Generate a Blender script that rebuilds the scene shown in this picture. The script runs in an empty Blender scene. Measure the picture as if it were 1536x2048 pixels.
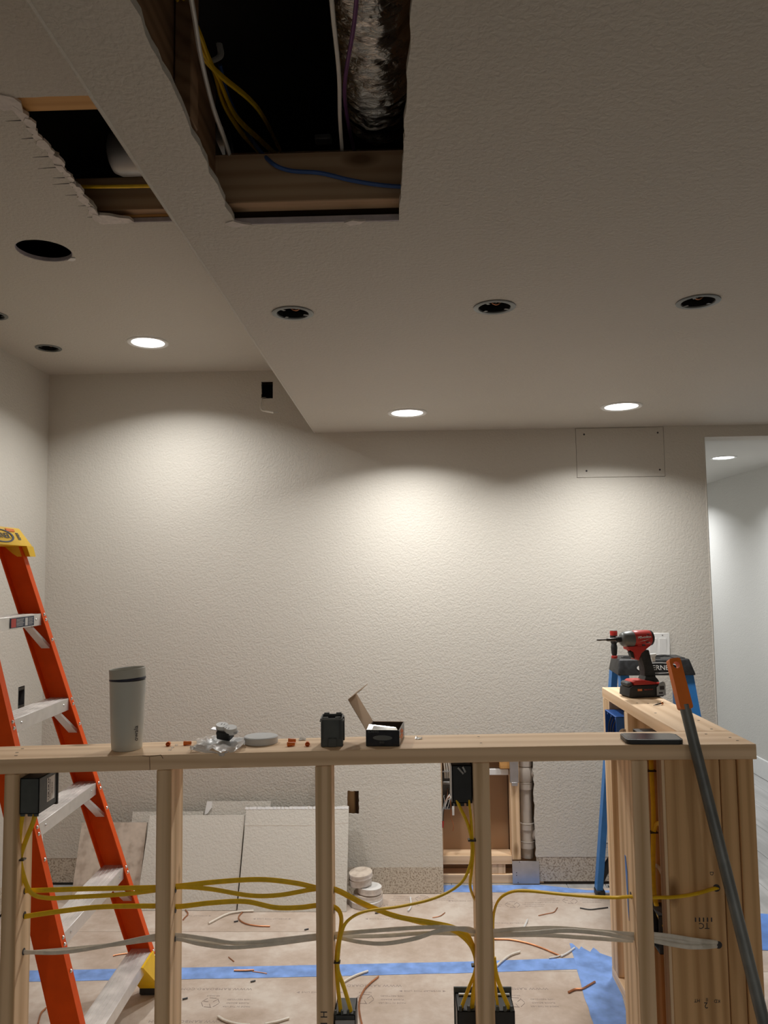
import bpy, bmesh, math, random
from mathutils import Vector, Matrix, noise
from mathutils.geometry import tessellate_polygon
R = random.Random(7)
PI = math.pi
SC = bpy.context.scene
COL = SC.collection

# ---------------------------------------------------------------- camera
EYE = Vector((0.0, 0.0, 1.465))
FPX = 1552.0
_p, _r, _y = 0.07864, -0.01311, -0.02914
FWD = Vector((math.sin(_y)*math.cos(_p), math.cos(_y)*math.cos(_p), math.sin(_p)))
_r0 = Vector((math.cos(_y), -math.sin(_y), 0)); _u0 = _r0.cross(FWD)
RIGHT = math.cos(_r)*_r0 + math.sin(_r)*_u0
UP = -math.sin(_r)*_r0 + math.cos(_r)*_u0
cam = bpy.data.cameras.new('camera'); cam.sensor_fit = 'HORIZONTAL'; cam.sensor_width = 36
cam.lens = 36*FPX/1536; cam.clip_start = .05; cam.clip_end = 60
cob = bpy.data.objects.new('camera', cam); COL.objects.link(cob)
M = Matrix((RIGHT, UP, -FWD)).transposed().to_4x4(); M.translation = EYE
cob.matrix_world = M
SC.camera = cob

# ---------------------------------------------------------------- world, exposure
w = bpy.data.worlds.new('world'); SC.world = w; w.use_nodes = True
w.node_tree.nodes['Background'].inputs[0].default_value = (0.02, 0.02, 0.022, 1)
w.node_tree.nodes['Background'].inputs[1].default_value = 1
SC.view_settings.view_transform = 'Standard'; SC.view_settings.look = 'None'
SC.view_settings.exposure = 0.0; SC.view_settings.gamma = 1.0
SC.view_settings.use_curve_mapping = False
LAMP_W = 9.6             # radiant watts of each lit downlight
LAMP_COL = (1.0, .985, .955)
HALL_COL = (.94, .97, 1.0)
SPREAD = math.radians(139)
try:
    SC.cycles.use_denoising = True; SC.cycles.max_bounces = 10; SC.cycles.diffuse_bounces = 6
    SC.cycles.use_light_tree = True
except Exception: pass

def ray(px, py): return FPX*FWD + (px-768)*RIGHT - (py-1024)*UP
def at(px, py, Y):          # a pixel's point on the plane at depth Y
    d = ray(px, py); return EYE + d*(Y/d.y)
def atz(px, py, Z):         # a pixel's point on the plane at height Z
    d = ray(px, py); return EYE + d*((Z-EYE.z)/d.z)

# ---------------------------------------------------------------- materials
def nm(name):
    m = bpy.data.materials.new(name); m.use_nodes = True
    nt = m.node_tree; b = nt.nodes['Principled BSDF']; return m, nt, b
def N(nt, t, **kw):
    n = nt.nodes.new(t)
    for k, v in kw.items():
        if k.startswith('i_'): n.inputs[int(k[2:])].default_value = v
        else: setattr(n, k, v)
    return n
def coords(nt, scale=(1,1,1), rnd=True):
    tc = N(nt, 'ShaderNodeTexCoord'); mp = N(nt, 'ShaderNodeMapping')
    mp.inputs['Scale'].default_value = scale
    if rnd:
        oi = N(nt, 'ShaderNodeObjectInfo'); mu = N(nt, 'ShaderNodeVectorMath', operation='MULTIPLY_ADD')
        mu.inputs[1].default_value = (7.3, 5.1, 9.7)
        nt.links.new(oi.outputs['Random'], mu.inputs[0]); nt.links.new(tc.outputs['Object'], mu.inputs[2])
        nt.links.new(mu.outputs[0], mp.inputs['Vector'])
    else: nt.links.new(tc.outputs['Object'], mp.inputs['Vector'])
    return mp.outputs[0]
def bump(nt, b, height, strength=.3, dist=.002):
    bp = N(nt, 'ShaderNodeBump'); bp.inputs['Strength'].default_value = strength; bp.inputs['Distance'].default_value = dist
    nt.links.new(height, bp.inputs['Height']); nt.links.new(bp.outputs[0], b.inputs['Normal'])
def ramp(nt, fac, stops):
    r = N(nt, 'ShaderNodeValToRGB'); e = r.color_ramp.elements
    while len(e) < len(stops): e.new(.5)
    for el, (p, c) in zip(e, stops): el.position = p; el.color = (*c, 1)
    nt.links.new(fac, r.inputs[0]); return r.outputs[0]
def noise_tex(nt, vec, scale, detail=3, rough=.5, dist=0):
    n = N(nt, 'ShaderNodeTexNoise'); n.inputs['Scale'].default_value = scale; n.inputs['Detail'].default_value = detail
    n.inputs['Roughness'].default_value = rough; n.inputs['Distortion'].default_value = dist
    nt.links.new(vec, n.inputs['Vector']); return n.outputs['Fac']
def plain(name, col, rough=.5, metal=0, var=.06, vs=30, bs=0, bscale=80, spec=.5, coat=0):
    m, nt, b = nm(name)
    v = coords(nt); f = noise_tex(nt, v, vs, 3)
    lo = tuple(c*(1-var) for c in col); hi = tuple(min(1, c*(1+var)) for c in col)
    nt.links.new(ramp(nt, f, [(.3, lo), (.7, hi)]), b.inputs['Base Color'])
    b.inputs['Roughness'].default_value = rough; b.inputs['Metallic'].default_value = metal
    b.inputs['Specular IOR Level'].default_value = spec
    if coat: b.inputs['Coat Weight'].default_value = coat
    if bs: bump(nt, b, noise_tex(nt, v, bscale, 3), bs, .001)
    return m
def paint(name, col, scale=105, strength=.3, dist=.003):
    m, nt, b = nm(name); v = coords(nt, rnd=False)
    f = noise_tex(nt, v, 1.3, 2); c2 = tuple(c*.965 for c in col)
    nt.links.new(ramp(nt, f, [(.35, c2), (.65, col)]), b.inputs['Base Color'])
    b.inputs['Roughness'].default_value = .62; b.inputs['Specular IOR Level'].default_value = .3
    n1 = noise_tex(nt, v, scale, 2, .5, .3)
    r = ramp(nt, n1, [(.32, (0,0,0)), (.66, (1,1,1))])
    bump(nt, b, r, strength, dist); return m
def bare(name, light, dark, scale=130):
    m, nt, b = nm(name); v = coords(nt, rnd=False)
    n1 = noise_tex(nt, v, scale, 2, .6)
    nt.links.new(ramp(nt, n1, [(.38, dark), (.5, light), (.66, tuple(min(1, c*1.12) for c in light))]), b.inputs['Base Color'])
    b.inputs['Roughness'].default_value = .85; bump(nt, b, n1, .4, .002); return m
def wood(name, axis, light, dark, knots=True, rough=.62, fine=1.0):
    m, nt, b = nm(name)
    s = [34*fine, 34*fine, 34*fine]; s['xyz'.index(axis)] = .9
    v = coords(nt, tuple(s)); f = noise_tex(nt, v, 1.0, 5, .55, .9)
    s2 = [9, 9, 9]; s2['xyz'.index(axis)] = .5
    v2 = coords(nt, tuple(s2)); w2 = N(nt, 'ShaderNodeTexWave', wave_type='RINGS')
    w2.rings_direction = axis.upper()
    w2.inputs['Scale'].default_value = 1.3; w2.inputs['Distortion'].default_value = 5; w2.inputs['Detail'].default_value = 2
    nt.links.new(v2, w2.inputs['Vector'])
    mx = N(nt, 'ShaderNodeMath', operation='MULTIPLY_ADD'); mx.inputs[1].default_value = .38
    ad = N(nt, 'ShaderNodeMath', operation='MULTIPLY'); ad.inputs[1].default_value = .68
    nt.links.new(f, ad.inputs[0]); nt.links.new(w2.outputs['Fac'], mx.inputs[0]); nt.links.new(ad.outputs[0], mx.inputs[2])
    c = ramp(nt, mx.outputs[0], [(.2, dark), (.62, light), (.9, tuple(min(1, x*1.07) for x in light))])
    if knots:
        s3 = [7, 7, 7]; s3['xyz'.index(axis)] = 3.0
        v3 = coords(nt, tuple(s3)); vo = N(nt, 'ShaderNodeTexVoronoi'); vo.inputs['Scale'].default_value = 1
        nt.links.new(v3, vo.inputs['Vector'])
        k = ramp(nt, vo.outputs['Distance'], [(.05, (1,1,1)), (.13, (0,0,0))])
        mix = N(nt, 'ShaderNodeMix', data_type='RGBA'); nt.links.new(k, mix.inputs[0])
        nt.links.new(c, mix.inputs[6]); mix.inputs[7].default_value = (dark[0]*.55, dark[1]*.5, dark[2]*.45, 1)
        c = mix.outputs[2]
    nt.links.new(c, b.inputs['Base Color']); b.inputs['Roughness'].default_value = rough
    b.inputs['Specular IOR Level'].default_value = .25
    bump(nt, b, f, .15, .001); return m
def emit(name, col, st):
    m, nt, b = nm(name); b.inputs['Base Color'].default_value = (.9, .9, .9, 1)
    b.inputs['Emission Color'].default_value = (*col, 1); b.inputs['Emission Strength'].default_value = st; return m
def clear(name, col, rough=.08, trans=.8):
    m, nt, b = nm(name); b.inputs['Base Color'].default_value = (*col, 1); b.inputs['Roughness'].default_value = rough
    b.inputs['Transmission Weight'].default_value = trans; b.inputs['IOR'].default_value = 1.3
    v = coords(nt); bump(nt, b, noise_tex(nt, v, 90, 3), .5, .002); return m

WALLC = (.61, .58, .52)
M_WALL = paint('wall_paint', WALLC)
M_CEIL = paint('ceiling_paint', (.55, .515, .455), 95, .38, .003)
M_HALL = paint('hall_paint', (.60, .585, .55), 105, .15)
M_PANEL = paint('panel_paint', (.60, .57, .51))
M_BARE = bare('bare_strip', (.52, .46, .38), (.30, .24, .18))
M_BAREP = bare('pale_bare', (.56, .48, .40), (.45, .37, .30), 20)
M_GYP = plain('gypsum', (.66, .61, .57), .9, var=.12, vs=60, bs=.5)
M_LIP = plain('gypsum_edge', (.46, .42, .45), .9, var=.1, vs=60, bs=.4)
M_TRIM = plain('trim_white', (.75, .75, .74), .4, var=.02)
LT, DK = (.87, .645, .43), (.72, .49, .29)
M_WX = wood('pine_x', 'x', LT, DK)
M_WY = wood('pine_y', 'y', LT, DK)
M_WZ = wood('pine_z', 'z', (.82, .60, .385), (.52, .335, .175))
M_FIR = wood('fir_z', 'z', (.72, .45, .225), (.50, .28, .12), fine=1.2)
M_FIRX = wood('fir_x', 'x', (.50, .345, .215), (.36, .225, .13))
M_ORW = wood('orange_wood_x', 'x', (.62, .34, .12), (.50, .26, .08), knots=False)
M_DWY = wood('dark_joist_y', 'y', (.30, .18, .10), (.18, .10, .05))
M_KRAFT = plain('kraft', (.55, .385, .25), .9, var=.07, vs=12)
M_BACKB = plain('brown_paper', (.37, .225, .125), .85, var=.05, vs=8)
M_YEL = plain('yellow_jacket', (.86, .55, .010), .4, var=.08, vs=60)
M_WHC = plain('grey_white_jacket', (.78, .73, .64), .45, var=.1, vs=50)
M_CLOTHW = plain('white_jacket', (.75, .73, .68), .45)
M_BLUEC = plain('blue_jacket', (.05, .12, .35), .4)
M_PURP = plain('purple_jacket', (.22, .09, .24), .4)
M_COP = plain('copper', (.50, .22, .11), .42, .85, .2)
M_INSG = plain('grey_wire', (.42, .42, .40), .5)
M_BLK = plain('black_plastic', (.018, .019, .02), .42, var=.2)
M_DGR = plain('dark_grey_plastic', (.075, .085, .084), .45, var=.15)
M_RIMG = plain('grey_rim', (.19, .20, .195), .5)
M_BOXP = plain('box_grey_plastic', (.05, .053, .055), .5, var=.2)
M_WHT = plain('white_plastic', (.78, .78, .76), .35, var=.02)
M_WARMW = plain('tumbler_coat', (.60, .60, .55), .42, var=.015, vs=5)
M_LIDW = plain('tumbler_lid', (.52, .51, .45), .45, var=.015)
M_NAVY = plain('navy_silicone', (.012, .014, .035), .4)
M_LIDG = plain('pale_grey_plastic', (.62, .63, .63), .5, var=.03)
M_ORF = plain('orange_fibreglass', (.76, .085, .002), .5, var=.06, vs=20, spec=.25)
M_YCAP = plain('yellow_plastic', (.85, .52, .006), .42, var=.04)
M_ALU = plain('aluminium', (.80, .79, .77), .42, .75, .05, bs=.1)
M_ALUW = plain('worn_tread', (.72, .69, .66), .5, .5, .22, 14)
M_RIV = plain('rivet_steel', (.80, .80, .80), .28, 1)
M_BLF = plain('blue_fibreglass', (.028, .20, .56), .42, var=.07, vs=20)
M_RUB = plain('black_rubber', (.02, .02, .021), .6, var=.3, vs=80, bs=.3)
M_SCUFF = plain('scuffed_black', (.017, .018, .020), .5, var=.6, vs=60, bs=.3)
M_RED = plain('red_plastic', (.52, .03, .022), .4, var=.06)
M_ORG = plain('orange_plastic', (.85, .19, .006), .45, var=.06)
M_WNUT = plain('wire_nut_orange', (.78, .18, .015), .45, var=.08)
M_GPOLE = plain('grey_pole', (.17, .18, .175), .42, .35, .3, 10)
M_STEEL = plain('steel', (.55, .55, .55), .32, 1, .1)
M_DSTEEL = plain('dark_steel', (.09, .085, .08), .35, .9)
M_GALV = plain('galvanised', (.45, .45, .46), .42, .8, .12, 14)
M_PVC = plain('beige_pvc', (.46, .41, .36), .35, var=.05)
M_TAPE = plain('blue_tape', (.20, .35, .74), .6, var=.25, vs=18, bs=.3)
M_TAPED = plain('blue_tape_deep', (.09, .24, .66), .6, var=.15, vs=18)
M_INK = plain('grey_ink', (.33, .27, .24), .8)
M_INKD = plain('dark_ink', (.05, .045, .05), .7)
M_PAPER = plain('label_paper', (.72, .71, .69), .6)
M_LNAVY = plain('label_navy', (.025, .04, .08), .5)
M_LRED = plain('label_red', (.55, .06, .05), .5)
M_BLUEB = plain('blue_box_plastic', (.02, .115, .42), .45, var=.06)
M_CAVE = plain('cavity_dark', (.035, .028, .022), .9)
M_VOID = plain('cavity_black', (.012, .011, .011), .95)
M_LENS = emit('lit_lens', LAMP_COL, 7.0)
M_LENSH = emit('lit_lens_cool', HALL_COL, 9.0)
M_SCR = plain('phone_glass', (.03, .035, .045), .18, var=.05, spec=.7)
M_BAG = clear('clear_film', (.93, .93, .93), .22, .45)
M_GEM = clear('clear_plastic', (.95, .95, .95), .05, .9)
M_CART = plain('black_carton', (.022, .024, .032), .22, var=.4, vs=40)
M_CARTI = plain('carton_inside', (.10, .06, .035), .8)
M_SILV = plain('silver_card', (.72, .72, .70), .16, .85)
M_RBOARD = None
def ramboard():
    m, nt, b = nm('floor_board_paper'); v = coords(nt, rnd=False)
    f = noise_tex(nt, v, 3.2, 6, .62, .4); g = noise_tex(nt, v, 26, 4, .6)
    mx = N(nt, 'ShaderNodeMath', operation='MULTIPLY_ADD'); mx.inputs[1].default_value = .35
    nt.links.new(g, mx.inputs[0]); nt.links.new(f, mx.inputs[2])
    nt.links.new(ramp(nt, mx.outputs[0], [(.45, (.42, .325, .25)), (.64, (.53, .43, .355)), (.86, (.66, .585, .51))]), b.inputs['Base Color'])
    b.inputs['Roughness'].default_value = .55; bump(nt, b, g, .12, .001); return m
M_RBOARD = ramboard()
def vinyl():
    m, nt, b = nm('grey_vinyl'); v = coords(nt, (9, .8, 9)); f = noise_tex(nt, v, 3, 5, .6, .5)
    nt.links.new(ramp(nt, f, [(.3, (.32, .315, .305)), (.7, (.47, .46, .45))]), b.inputs['Base Color'])
    b.inputs['Roughness'].default_value = .34; return m
M_VINYL = vinyl()
def foil():
    m, nt, b = nm('crinkled_foil'); v = coords(nt, (1.0, 3.4, 1.0), False)
    b.inputs['Base Color'].default_value = (.82, .78, .72, 1); b.inputs['Metallic'].default_value = 1; b.inputs['Roughness'].default_value = .24
    bump(nt, b, noise_tex(nt, v, 46, 4, .6, 1.0), .6, .006); return m
M_FOIL = foil()

# ---------------------------------------------------------------- mesh builder
class B:
    def __init__(s): s.bm = bmesh.new(); s.sm = False
    def box(s, x0, x1, y0, y1, z0, z1, bev=0, seg=1, rot=None, at=None):
        g = bmesh.ops.create_cube(s.bm, size=1)['verts']
        for v in g: v.co = Vector(((x0+x1)/2+v.co.x*(x1-x0), (y0+y1)/2+v.co.y*(y1-y0), (z0+z1)/2+v.co.z*(z1-z0)))
        if bev:
            es = list({e for v in g for e in v.link_edges})
            r = bmesh.ops.bevel(s.bm, geom=es, offset=bev, segments=seg, profile=.6, affect='EDGES')
            g = list({v for f in r['faces'] for v in f.verts} | {v for v in g if v.is_valid})
        if rot or at:
            mt = (Matrix.Translation(at or (0,0,0))) @ (rot or Matrix.Identity(4))
            for v in g: v.co = mt @ v.co
        return s
    def hexa(s, b, t):      # bottom 4 + top 4 corners, same winding
        vb = [s.bm.verts.new(p) for p in b]; vt = [s.bm.verts.new(p) for p in t]
        n = len(b); s.bm.faces.new(vb[::-1]); s.bm.faces.new(vt)
        for i in range(n): s.bm.faces.new((vb[i], vb[(i+1)%n], vt[(i+1)%n], vt[i]))
        return s
    def prism(s, poly, plane, a, b, bev=0):  # polygon in a plane, from a to b along the third axis
        f = {'xz': lambda u,v,w: (u,w,v), 'xy': lambda u,v,w: (u,v,w), 'yz': lambda u,v,w: (w,u,v)}[plane]
        n0 = set(s.bm.verts)
        s.hexa([f(u,v,a) for u,v in poly], [f(u,v,b) for u,v in poly])
        if bev:
            nv = [v for v in s.bm.verts if v not in n0]
            fs = {fa for v in nv for fa in v.link_faces}
            caps = [fa for fa in fs if len(fa.verts) == len(poly)]
            es = list({e for fa in caps for e in fa.edges}) if len(poly) > 4 else list({e for v in nv for e in v.link_edges})
            bmesh.ops.bevel(s.bm, geom=es, offset=bev, segments=2, profile=.6, affect='EDGES')
        return s
    def slab(s, outer, holes, plane, pos, th):
        f = {'xz': lambda u,v,w: (u,pos+w,v), 'xy': lambda u,v,w: (u,v,pos+w), 'yz': lambda u,v,w: (pos+w,u,v)}[plane]
        loops = [outer]+list(holes)
        tris = tessellate_polygon([[Vector((p[0],p[1],0)) for p in l] for l in loops])
        flat = [p for l in loops for p in l]
        A = [s.bm.verts.new(f(u,v,0)) for u,v in flat]; C = [s.bm.verts.new(f(u,v,th)) for u,v in flat]
        for t in tris:
            if len(set(t)) == 3:
                try:
                    s.bm.faces.new([A[i] for i in t]); s.bm.faces.new([C[i] for i in reversed(t)])
                except ValueError: pass
        k = 0
        for l in loops:
            n = len(l)
            for i in range(n):
                a, b = k+i, k+(i+1)%n
                s.bm.faces.new((A[a], A[b], C[b], C[a]))
            k += n
        return s
    def cyl(s, p0, p1, r0, r1=None, n=20, cap=True):
        return s.tube([p0, p1], [r0, r0 if r1 is None else r1], n=n, cap=cap)
    def tube(s, pts, r, n=8, cap=True, wide=None, flat=1.0):
        pts = [Vector(p) for p in pts]; m = len(pts)
        rs = r if isinstance(r, (list, tuple)) else [r]*m
        t0 = (pts[1]-pts[0]).normalized()
        a = Vector(wide) if wide else (Vector((0,0,1)) if abs(t0.z) < .9 else Vector((1,0,0)))
        a = (a-t0*a.dot(t0)).normalized(); rings = []
        for i, p in enumerate(pts):
            t = (pts[min(i+1,m-1)]-pts[max(i-1,0)]).normalized()
            a = (a-t*a.dot(t)).normalized(); c = t.cross(a)
            rings.append([s.bm.verts.new(p + a*math.cos(2*PI*k/n)*rs[i] + c*math.sin(2*PI*k/n)*rs[i]*flat) for k in range(n)])
        for q, u in zip(rings, rings[1:]):
            for k in range(n):
                fa = s.bm.faces.new((q[k], q[(k+1)%n], u[(k+1)%n], u[k])); fa.smooth = True
        if cap: s.bm.faces.new(rings[0][::-1]); s.bm.faces.new(rings[-1])
        return s
    def lathe(s, prof, n=32, o=(0,0,0), axis='z', smooth=True, sx=1, sy=1, closed=False):
        o = Vector(o); rings = []
        mp = {'z': lambda r,h,c,d: (r*c*sx, r*d*sy, h), 'x': lambda r,h,c,d: (h, r*c*sx, r*d*sy), 'y': lambda r,h,c,d: (r*c*sx, h, r*d*sy)}[axis]
        for r, h in prof:
            if r <= 1e-6: rings.append([s.bm.verts.new(o+Vector(mp(0,h,0,0)))])
            else: rings.append([s.bm.verts.new(o+Vector(mp(r,h,math.cos(2*PI*k/n),math.sin(2*PI*k/n)))) for k in range(n)])
        if closed: rings.append(rings[0])
        for q, u in zip(rings, rings[1:]):
            for k in range(n):
                k2 = (k+1)%n
                try:
                    if len(q) == 1 and len(u) == 1: continue
                    if len(q) == 1: fa = s.bm.faces.new((q[0], u[k2], u[k]))
                    elif len(u) == 1: fa = s.bm.faces.new((q[k], q[k2], u[0]))
                    else: fa = s.bm.faces.new((q[k], q[k2], u[k2], u[k]))
                    fa.smooth = smooth
                except ValueError: pass
        return s
    def sheet(s, grid, th):   # grid of points -> thin solid
        r, c = len(grid), len(grid[0])
        V = [[s.bm.verts.new(p) for p in row] for row in grid]
        fs = [s.bm.faces.new((V[i][j], V[i][j+1], V[i+1][j+1], V[i+1][j])) for i in range(r-1) for j in range(c-1)]
        bmesh.ops.solidify(s.bm, geom=fs, thickness=th)
        return s
    def xf(s, mt):
        bmesh.ops.transform(s.bm, matrix=mt, verts=s.bm.verts); return s
    def mesh(s, name, mat, off=None):
        bmesh.ops.recalc_face_normals(s.bm, faces=s.bm.faces)
        if off: bmesh.ops.translate(s.bm, verts=s.bm.verts, vec=-Vector(off))
        me = bpy.data.meshes.new(name); s.bm.to_mesh(me); s.bm.free(); me.materials.append(mat); me.set_sharp_from_angle(angle=math.radians(38)); return me
    def base(s):
        xs = [v.co for v in s.bm.verts]
        return Vector(((min(p.x for p in xs)+max(p.x for p in xs))/2, (min(p.y for p in xs)+max(p.y for p in xs))/2, min(p.z for p in xs)))

def link(name, me, parent=None, loc=(0,0,0)):
    o = bpy.data.objects.new(name, me); COL.objects.link(o)
    if parent: o.parent = parent
    o.location = loc; return o
def tag(o, label, cat, group=None, kind=None):
    if label: o['label'] = label
    if cat: o['category'] = cat
    if group: o['group'] = group
    if kind: o['kind'] = kind
    return o
def thing(name, label, cat, loc=(0,0,0), rz=0, group=None, rot=None):
    o = bpy.data.objects.new(name, None); COL.objects.link(o); o.empty_display_size = .05
    o.location = loc; o.rotation_euler = rot or (0,0,rz); return tag(o, label, cat, group)
def part(name, par, b, mat, label=None, wloc=None):
    """child mesh; geometry in the parent's frame, or in world frame when wloc (the parent's world place) is given"""
    off = b.base() if wloc is None else b.base()
    me = b.mesh(name, mat, off)
    o = link(name, me, par, off - (Vector(wloc) if wloc is not None else Vector((0,0,0))))
    if label: o['label'] = label
    return o
def solo(name, label, cat, b, mat, group=None, kind=None):   # one-mesh thing, geometry in world frame
    off = b.base(); o = link(name, b.mesh(name, mat, off), None, off); return tag(o, label, cat, group, kind)
def struct(name, b, mat):
    o = solo(name, None, None, b, mat, kind='structure'); return o
def sub(name, par, b, mat, label=None):   # child of a part, geometry in the thing's frame
    return part(name, par, b, mat, label, par.location)
def subpart(name, par, b, mat, wroot):   # child of a part whose world place is wroot
    return part(name, par, b, mat, None, wroot)
def dup(root, loc, rz=None, label=None, group=None):
    r = root.copy(); COL.objects.link(r); r.location = loc
    if rz is not None: r.rotation_euler = (0,0,rz)
    if label: r['label'] = label
    if group: r['group'] = group
    for ch in list(root.children):
        c = ch.copy(); COL.objects.link(c); c.parent = r
        for g in list(ch.children):
            d = g.copy(); COL.objects.link(d); d.parent = c
    return r
def smooth_pts(pts, k=6):
    P = [Vector(p) for p in pts]
    if len(P) < 3: return P
    out = []
    E = [P[0]*2-P[1]]+P+[P[-1]*2-P[-2]]
    for i in range(1, len(E)-2):
        a, b, c, d = E[i-1:i+3]
        for j in range(k):
            t = j/k
            out.append(.5*((2*b)+(c-a)*t+(2*a-5*b+4*c-d)*t*t+(3*b-a-3*c+d)*t**3))
    return out+[P[-1]]
def text_mesh(s, size, ext=.0002, spacing=1.0, align='CENTER'):
    cu = bpy.data.curves.new('lettering', 'FONT'); cu.body = s; cu.size = size; cu.extrude = ext
    cu.align_x = align; cu.align_y = 'CENTER'; cu.space_character = spacing; cu.resolution_u = 2
    ob = bpy.data.objects.new('lettering', cu); COL.objects.link(ob)
    bpy.context.view_layer.update()
    me = bpy.data.meshes.new_from_object(ob.evaluated_get(bpy.context.evaluated_depsgraph_get()))
    bpy.data.objects.remove(ob); bpy.data.curves.remove(cu); return me
def add_text(b, s, size, mt, ext=.0002, spacing=1.0, align='CENTER'):
    me = text_mesh(s, size, ext, spacing, align); me.transform(mt); b.bm.from_mesh(me); bpy.data.meshes.remove(me); return b
def frame(o, u, v):          # matrix with x along u, y along v, at o
    u = Vector(u).normalized(); v = Vector(v); v = (v-u*v.dot(u)).normalized(); n = u.cross(v)
    m = Matrix((u, v, n)).transposed().to_4x4(); m.translation = o; return m
def circ(cx, cy, r, n=40, jit=0):
    return [(cx+(r+jit*(R.random()-.5))*math.cos(2*PI*k/n), cy+(r+jit*(R.random()-.5))*math.sin(2*PI*k/n)) for k in range(n)]
def rect(a, b, c, d): return [(a,c),(b,c),(b,d),(a,d)]
def jag(p, q, n, amp):       # ragged line between two points (ends excluded)
    p, q = Vector((*p,0)), Vector((*q,0)); d = q-p; nrm = Vector((-d.y, d.x, 0)).normalized()
    return [tuple((p+d*((i+.5*R.random())/n)+nrm*amp*(R.random()-.5)*2)[:2]) for i in range(1, n)]

# ================================================================ THE ROOM
D, HS, HC, XL, XS, XR, XJ, HH = 3.785, 2.162, 2.481, -1.785, -.451, 2.47, 1.456, 2.106
TOP = 2.82; YR = -2.7; YE = 7.6
# back wall: drywall with an opening on the right, a cut-out low down, an access hole and a box hole
nr = jag((.583,.64), (.583,.125), 26, .0035)
outer = [(-1.80,.125), (-.34,.125), (-.34,.64), (.583,.64)]+nr+[(.583,.125), (XJ,.125), (XJ,HH), (2.6,HH), (2.6,TOP), (-1.80,TOP)]
h1 = [(-.714,2.339)]+jag((-.714,2.339),(-.656,2.339),5,.001)+[(-.656,2.339),(-.656,2.425),(-.714,2.425)]+jag((-.714,2.425),(-.714,2.339),12,.0022)
h2 = rect(.8325,1.2595,1.9155,2.1605)
wb = struct('wall_back', B().slab(outer, [h1, h2], 'xz', D, .013), M_WALL)
def wpart(name, par, b, mat, label=None): return part(name, par, b, mat, label, par.location)
wpart('bare_strip', wb, B().box(-1.80,-.34,D+.001,D+.013,.012,.1248), M_BARE, 'speckled unpainted strip where the baseboard was')
wpart('bare_strip', wb, B().box(.586,XJ,D+.001,D+.013,.014,.1248), M_BARE, 'speckled unpainted strip where the baseboard was')
wpart('jamb', wb, B().box(XJ-.013,XJ,D+.0131,D+.125,0,HH+.013), M_WALL)
wpart('corner_bead', wb, B().cyl((XJ-.003,D+.003,.125),(XJ-.003,D+.003,HH),.0048,n=10), M_WALL)
wpart('header_soffit', wb, B().box(XJ,2.6,D+.0131,D+.125,HH,HH+.013), M_WALL)
struct('wall_back_hall_side', B().slab([(-1.80,0),(XJ-.013,0),(XJ-.013,HH+.013),(2.6,HH+.013),(2.6,TOP),(-1.80,TOP)], [], 'xz', D+.112, .013), M_BACKB)
struct('wall_left', B().slab([(YR,.125),(D+.12,.125),(D+.12,TOP),(YR,TOP)], [rect(3.545,3.604,.866,.967)], 'yz', XL-.013, .013), M_WALL)
wl = bpy.data.objects['wall_left']
wpart('bare_strip', wl, B().box(XL-.013,XL-.001,YR,D,.012,.1248), M_BARE, 'speckled unpainted strip where the baseboard was')
struct('wall_left_sheathing', B().box(XL-.12,XL-.10,YR,D+.12,0,TOP), M_CAVE)
struct('wall_right', B().box(XR,XR+.013,YR,YE,0,TOP), M_HALL)
struct('wall_rear', B().box(XL-.1,XR+.1,YR-.02,YR,0,TOP), M_WALL)
struct('wall_hall_left', B().box(XJ-.013,XJ,D+.125,YE,0,TOP), M_HALL)
struct('wall_hall_end', B().box(XJ-.1,XR+.1,YE,YE+.02,0,TOP), M_HALL)
struct('baseboard_right', B().box(XR-.014,XR,YR,YE,0,.135,.004), M_TRIM)
# ceilings
duct_hole = [(-.318,.42)]+jag((-.318,.42),(-.334,1.4905),40,.003)+[(-.334,1.4905)]+jag((-.334,1.4905),(-.006,1.4925),16,.0012)+[(-.006,1.4925)]+jag((-.006,1.4925),(.016,.9),26,.002)+[(.018,.88),(.022,.42)]
cans_s = [(-.296,2.0194), (.2405,2.0086), (.7700,2.0023)]
struct('ceiling', B().slab([(XS,YR),(2.6,YR),(2.6,D),(XS,D)], [duct_hole]+[circ(x,y,.046,28) for x,y in cans_s], 'xy', HS, .013), M_CEIL)
cl = bpy.data.objects['ceiling']
wpart('soffit_side', cl, B().box(XS,XS+.013,YR,D,HS+.0001,HC+.013), M_CEIL)
wpart('corner_bead', cl, B().cyl((XS+.002,YR,HS+.002),(XS+.002,D,HS+.002),.0042,n=8), M_WALL)
tear_hole = [(-.826,1.549)]+jag((-.826,1.549),(-.459,1.549),10,.002)+[(-.459,1.549),(-.459,2.143)]+jag((-.459,2.143),(-.862,2.141),14,.003)+[(-.862,2.141)]+jag((-.862,2.141),(-.826,1.549),34,.011)
cans_l = [(-1.592,2.891), (-1.5783,3.3327)]
big = (-1.1186,2.318)
struct('ceiling_left', B().slab([(XL-.1,YR),(XS+.004,YR),(XS+.004,D),(XL-.1,D)], [tear_hole, circ(*big,.0835,48,.003)]+[circ(x,y,.048,28) for x,y in cans_l], 'xy', HC, .013), M_CEIL)
cll = bpy.data.objects['ceiling_left']
struct('ceiling_hall', B().box(XJ-.1,XR+.1,D+.125,YE,HS,HS+.013), M_HALL)
struct('ceiling_upper_deck', B().box(XL-.2,XR+.2,YR-.1,YE+.1,TOP,TOP+.02), M_VOID)
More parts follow.
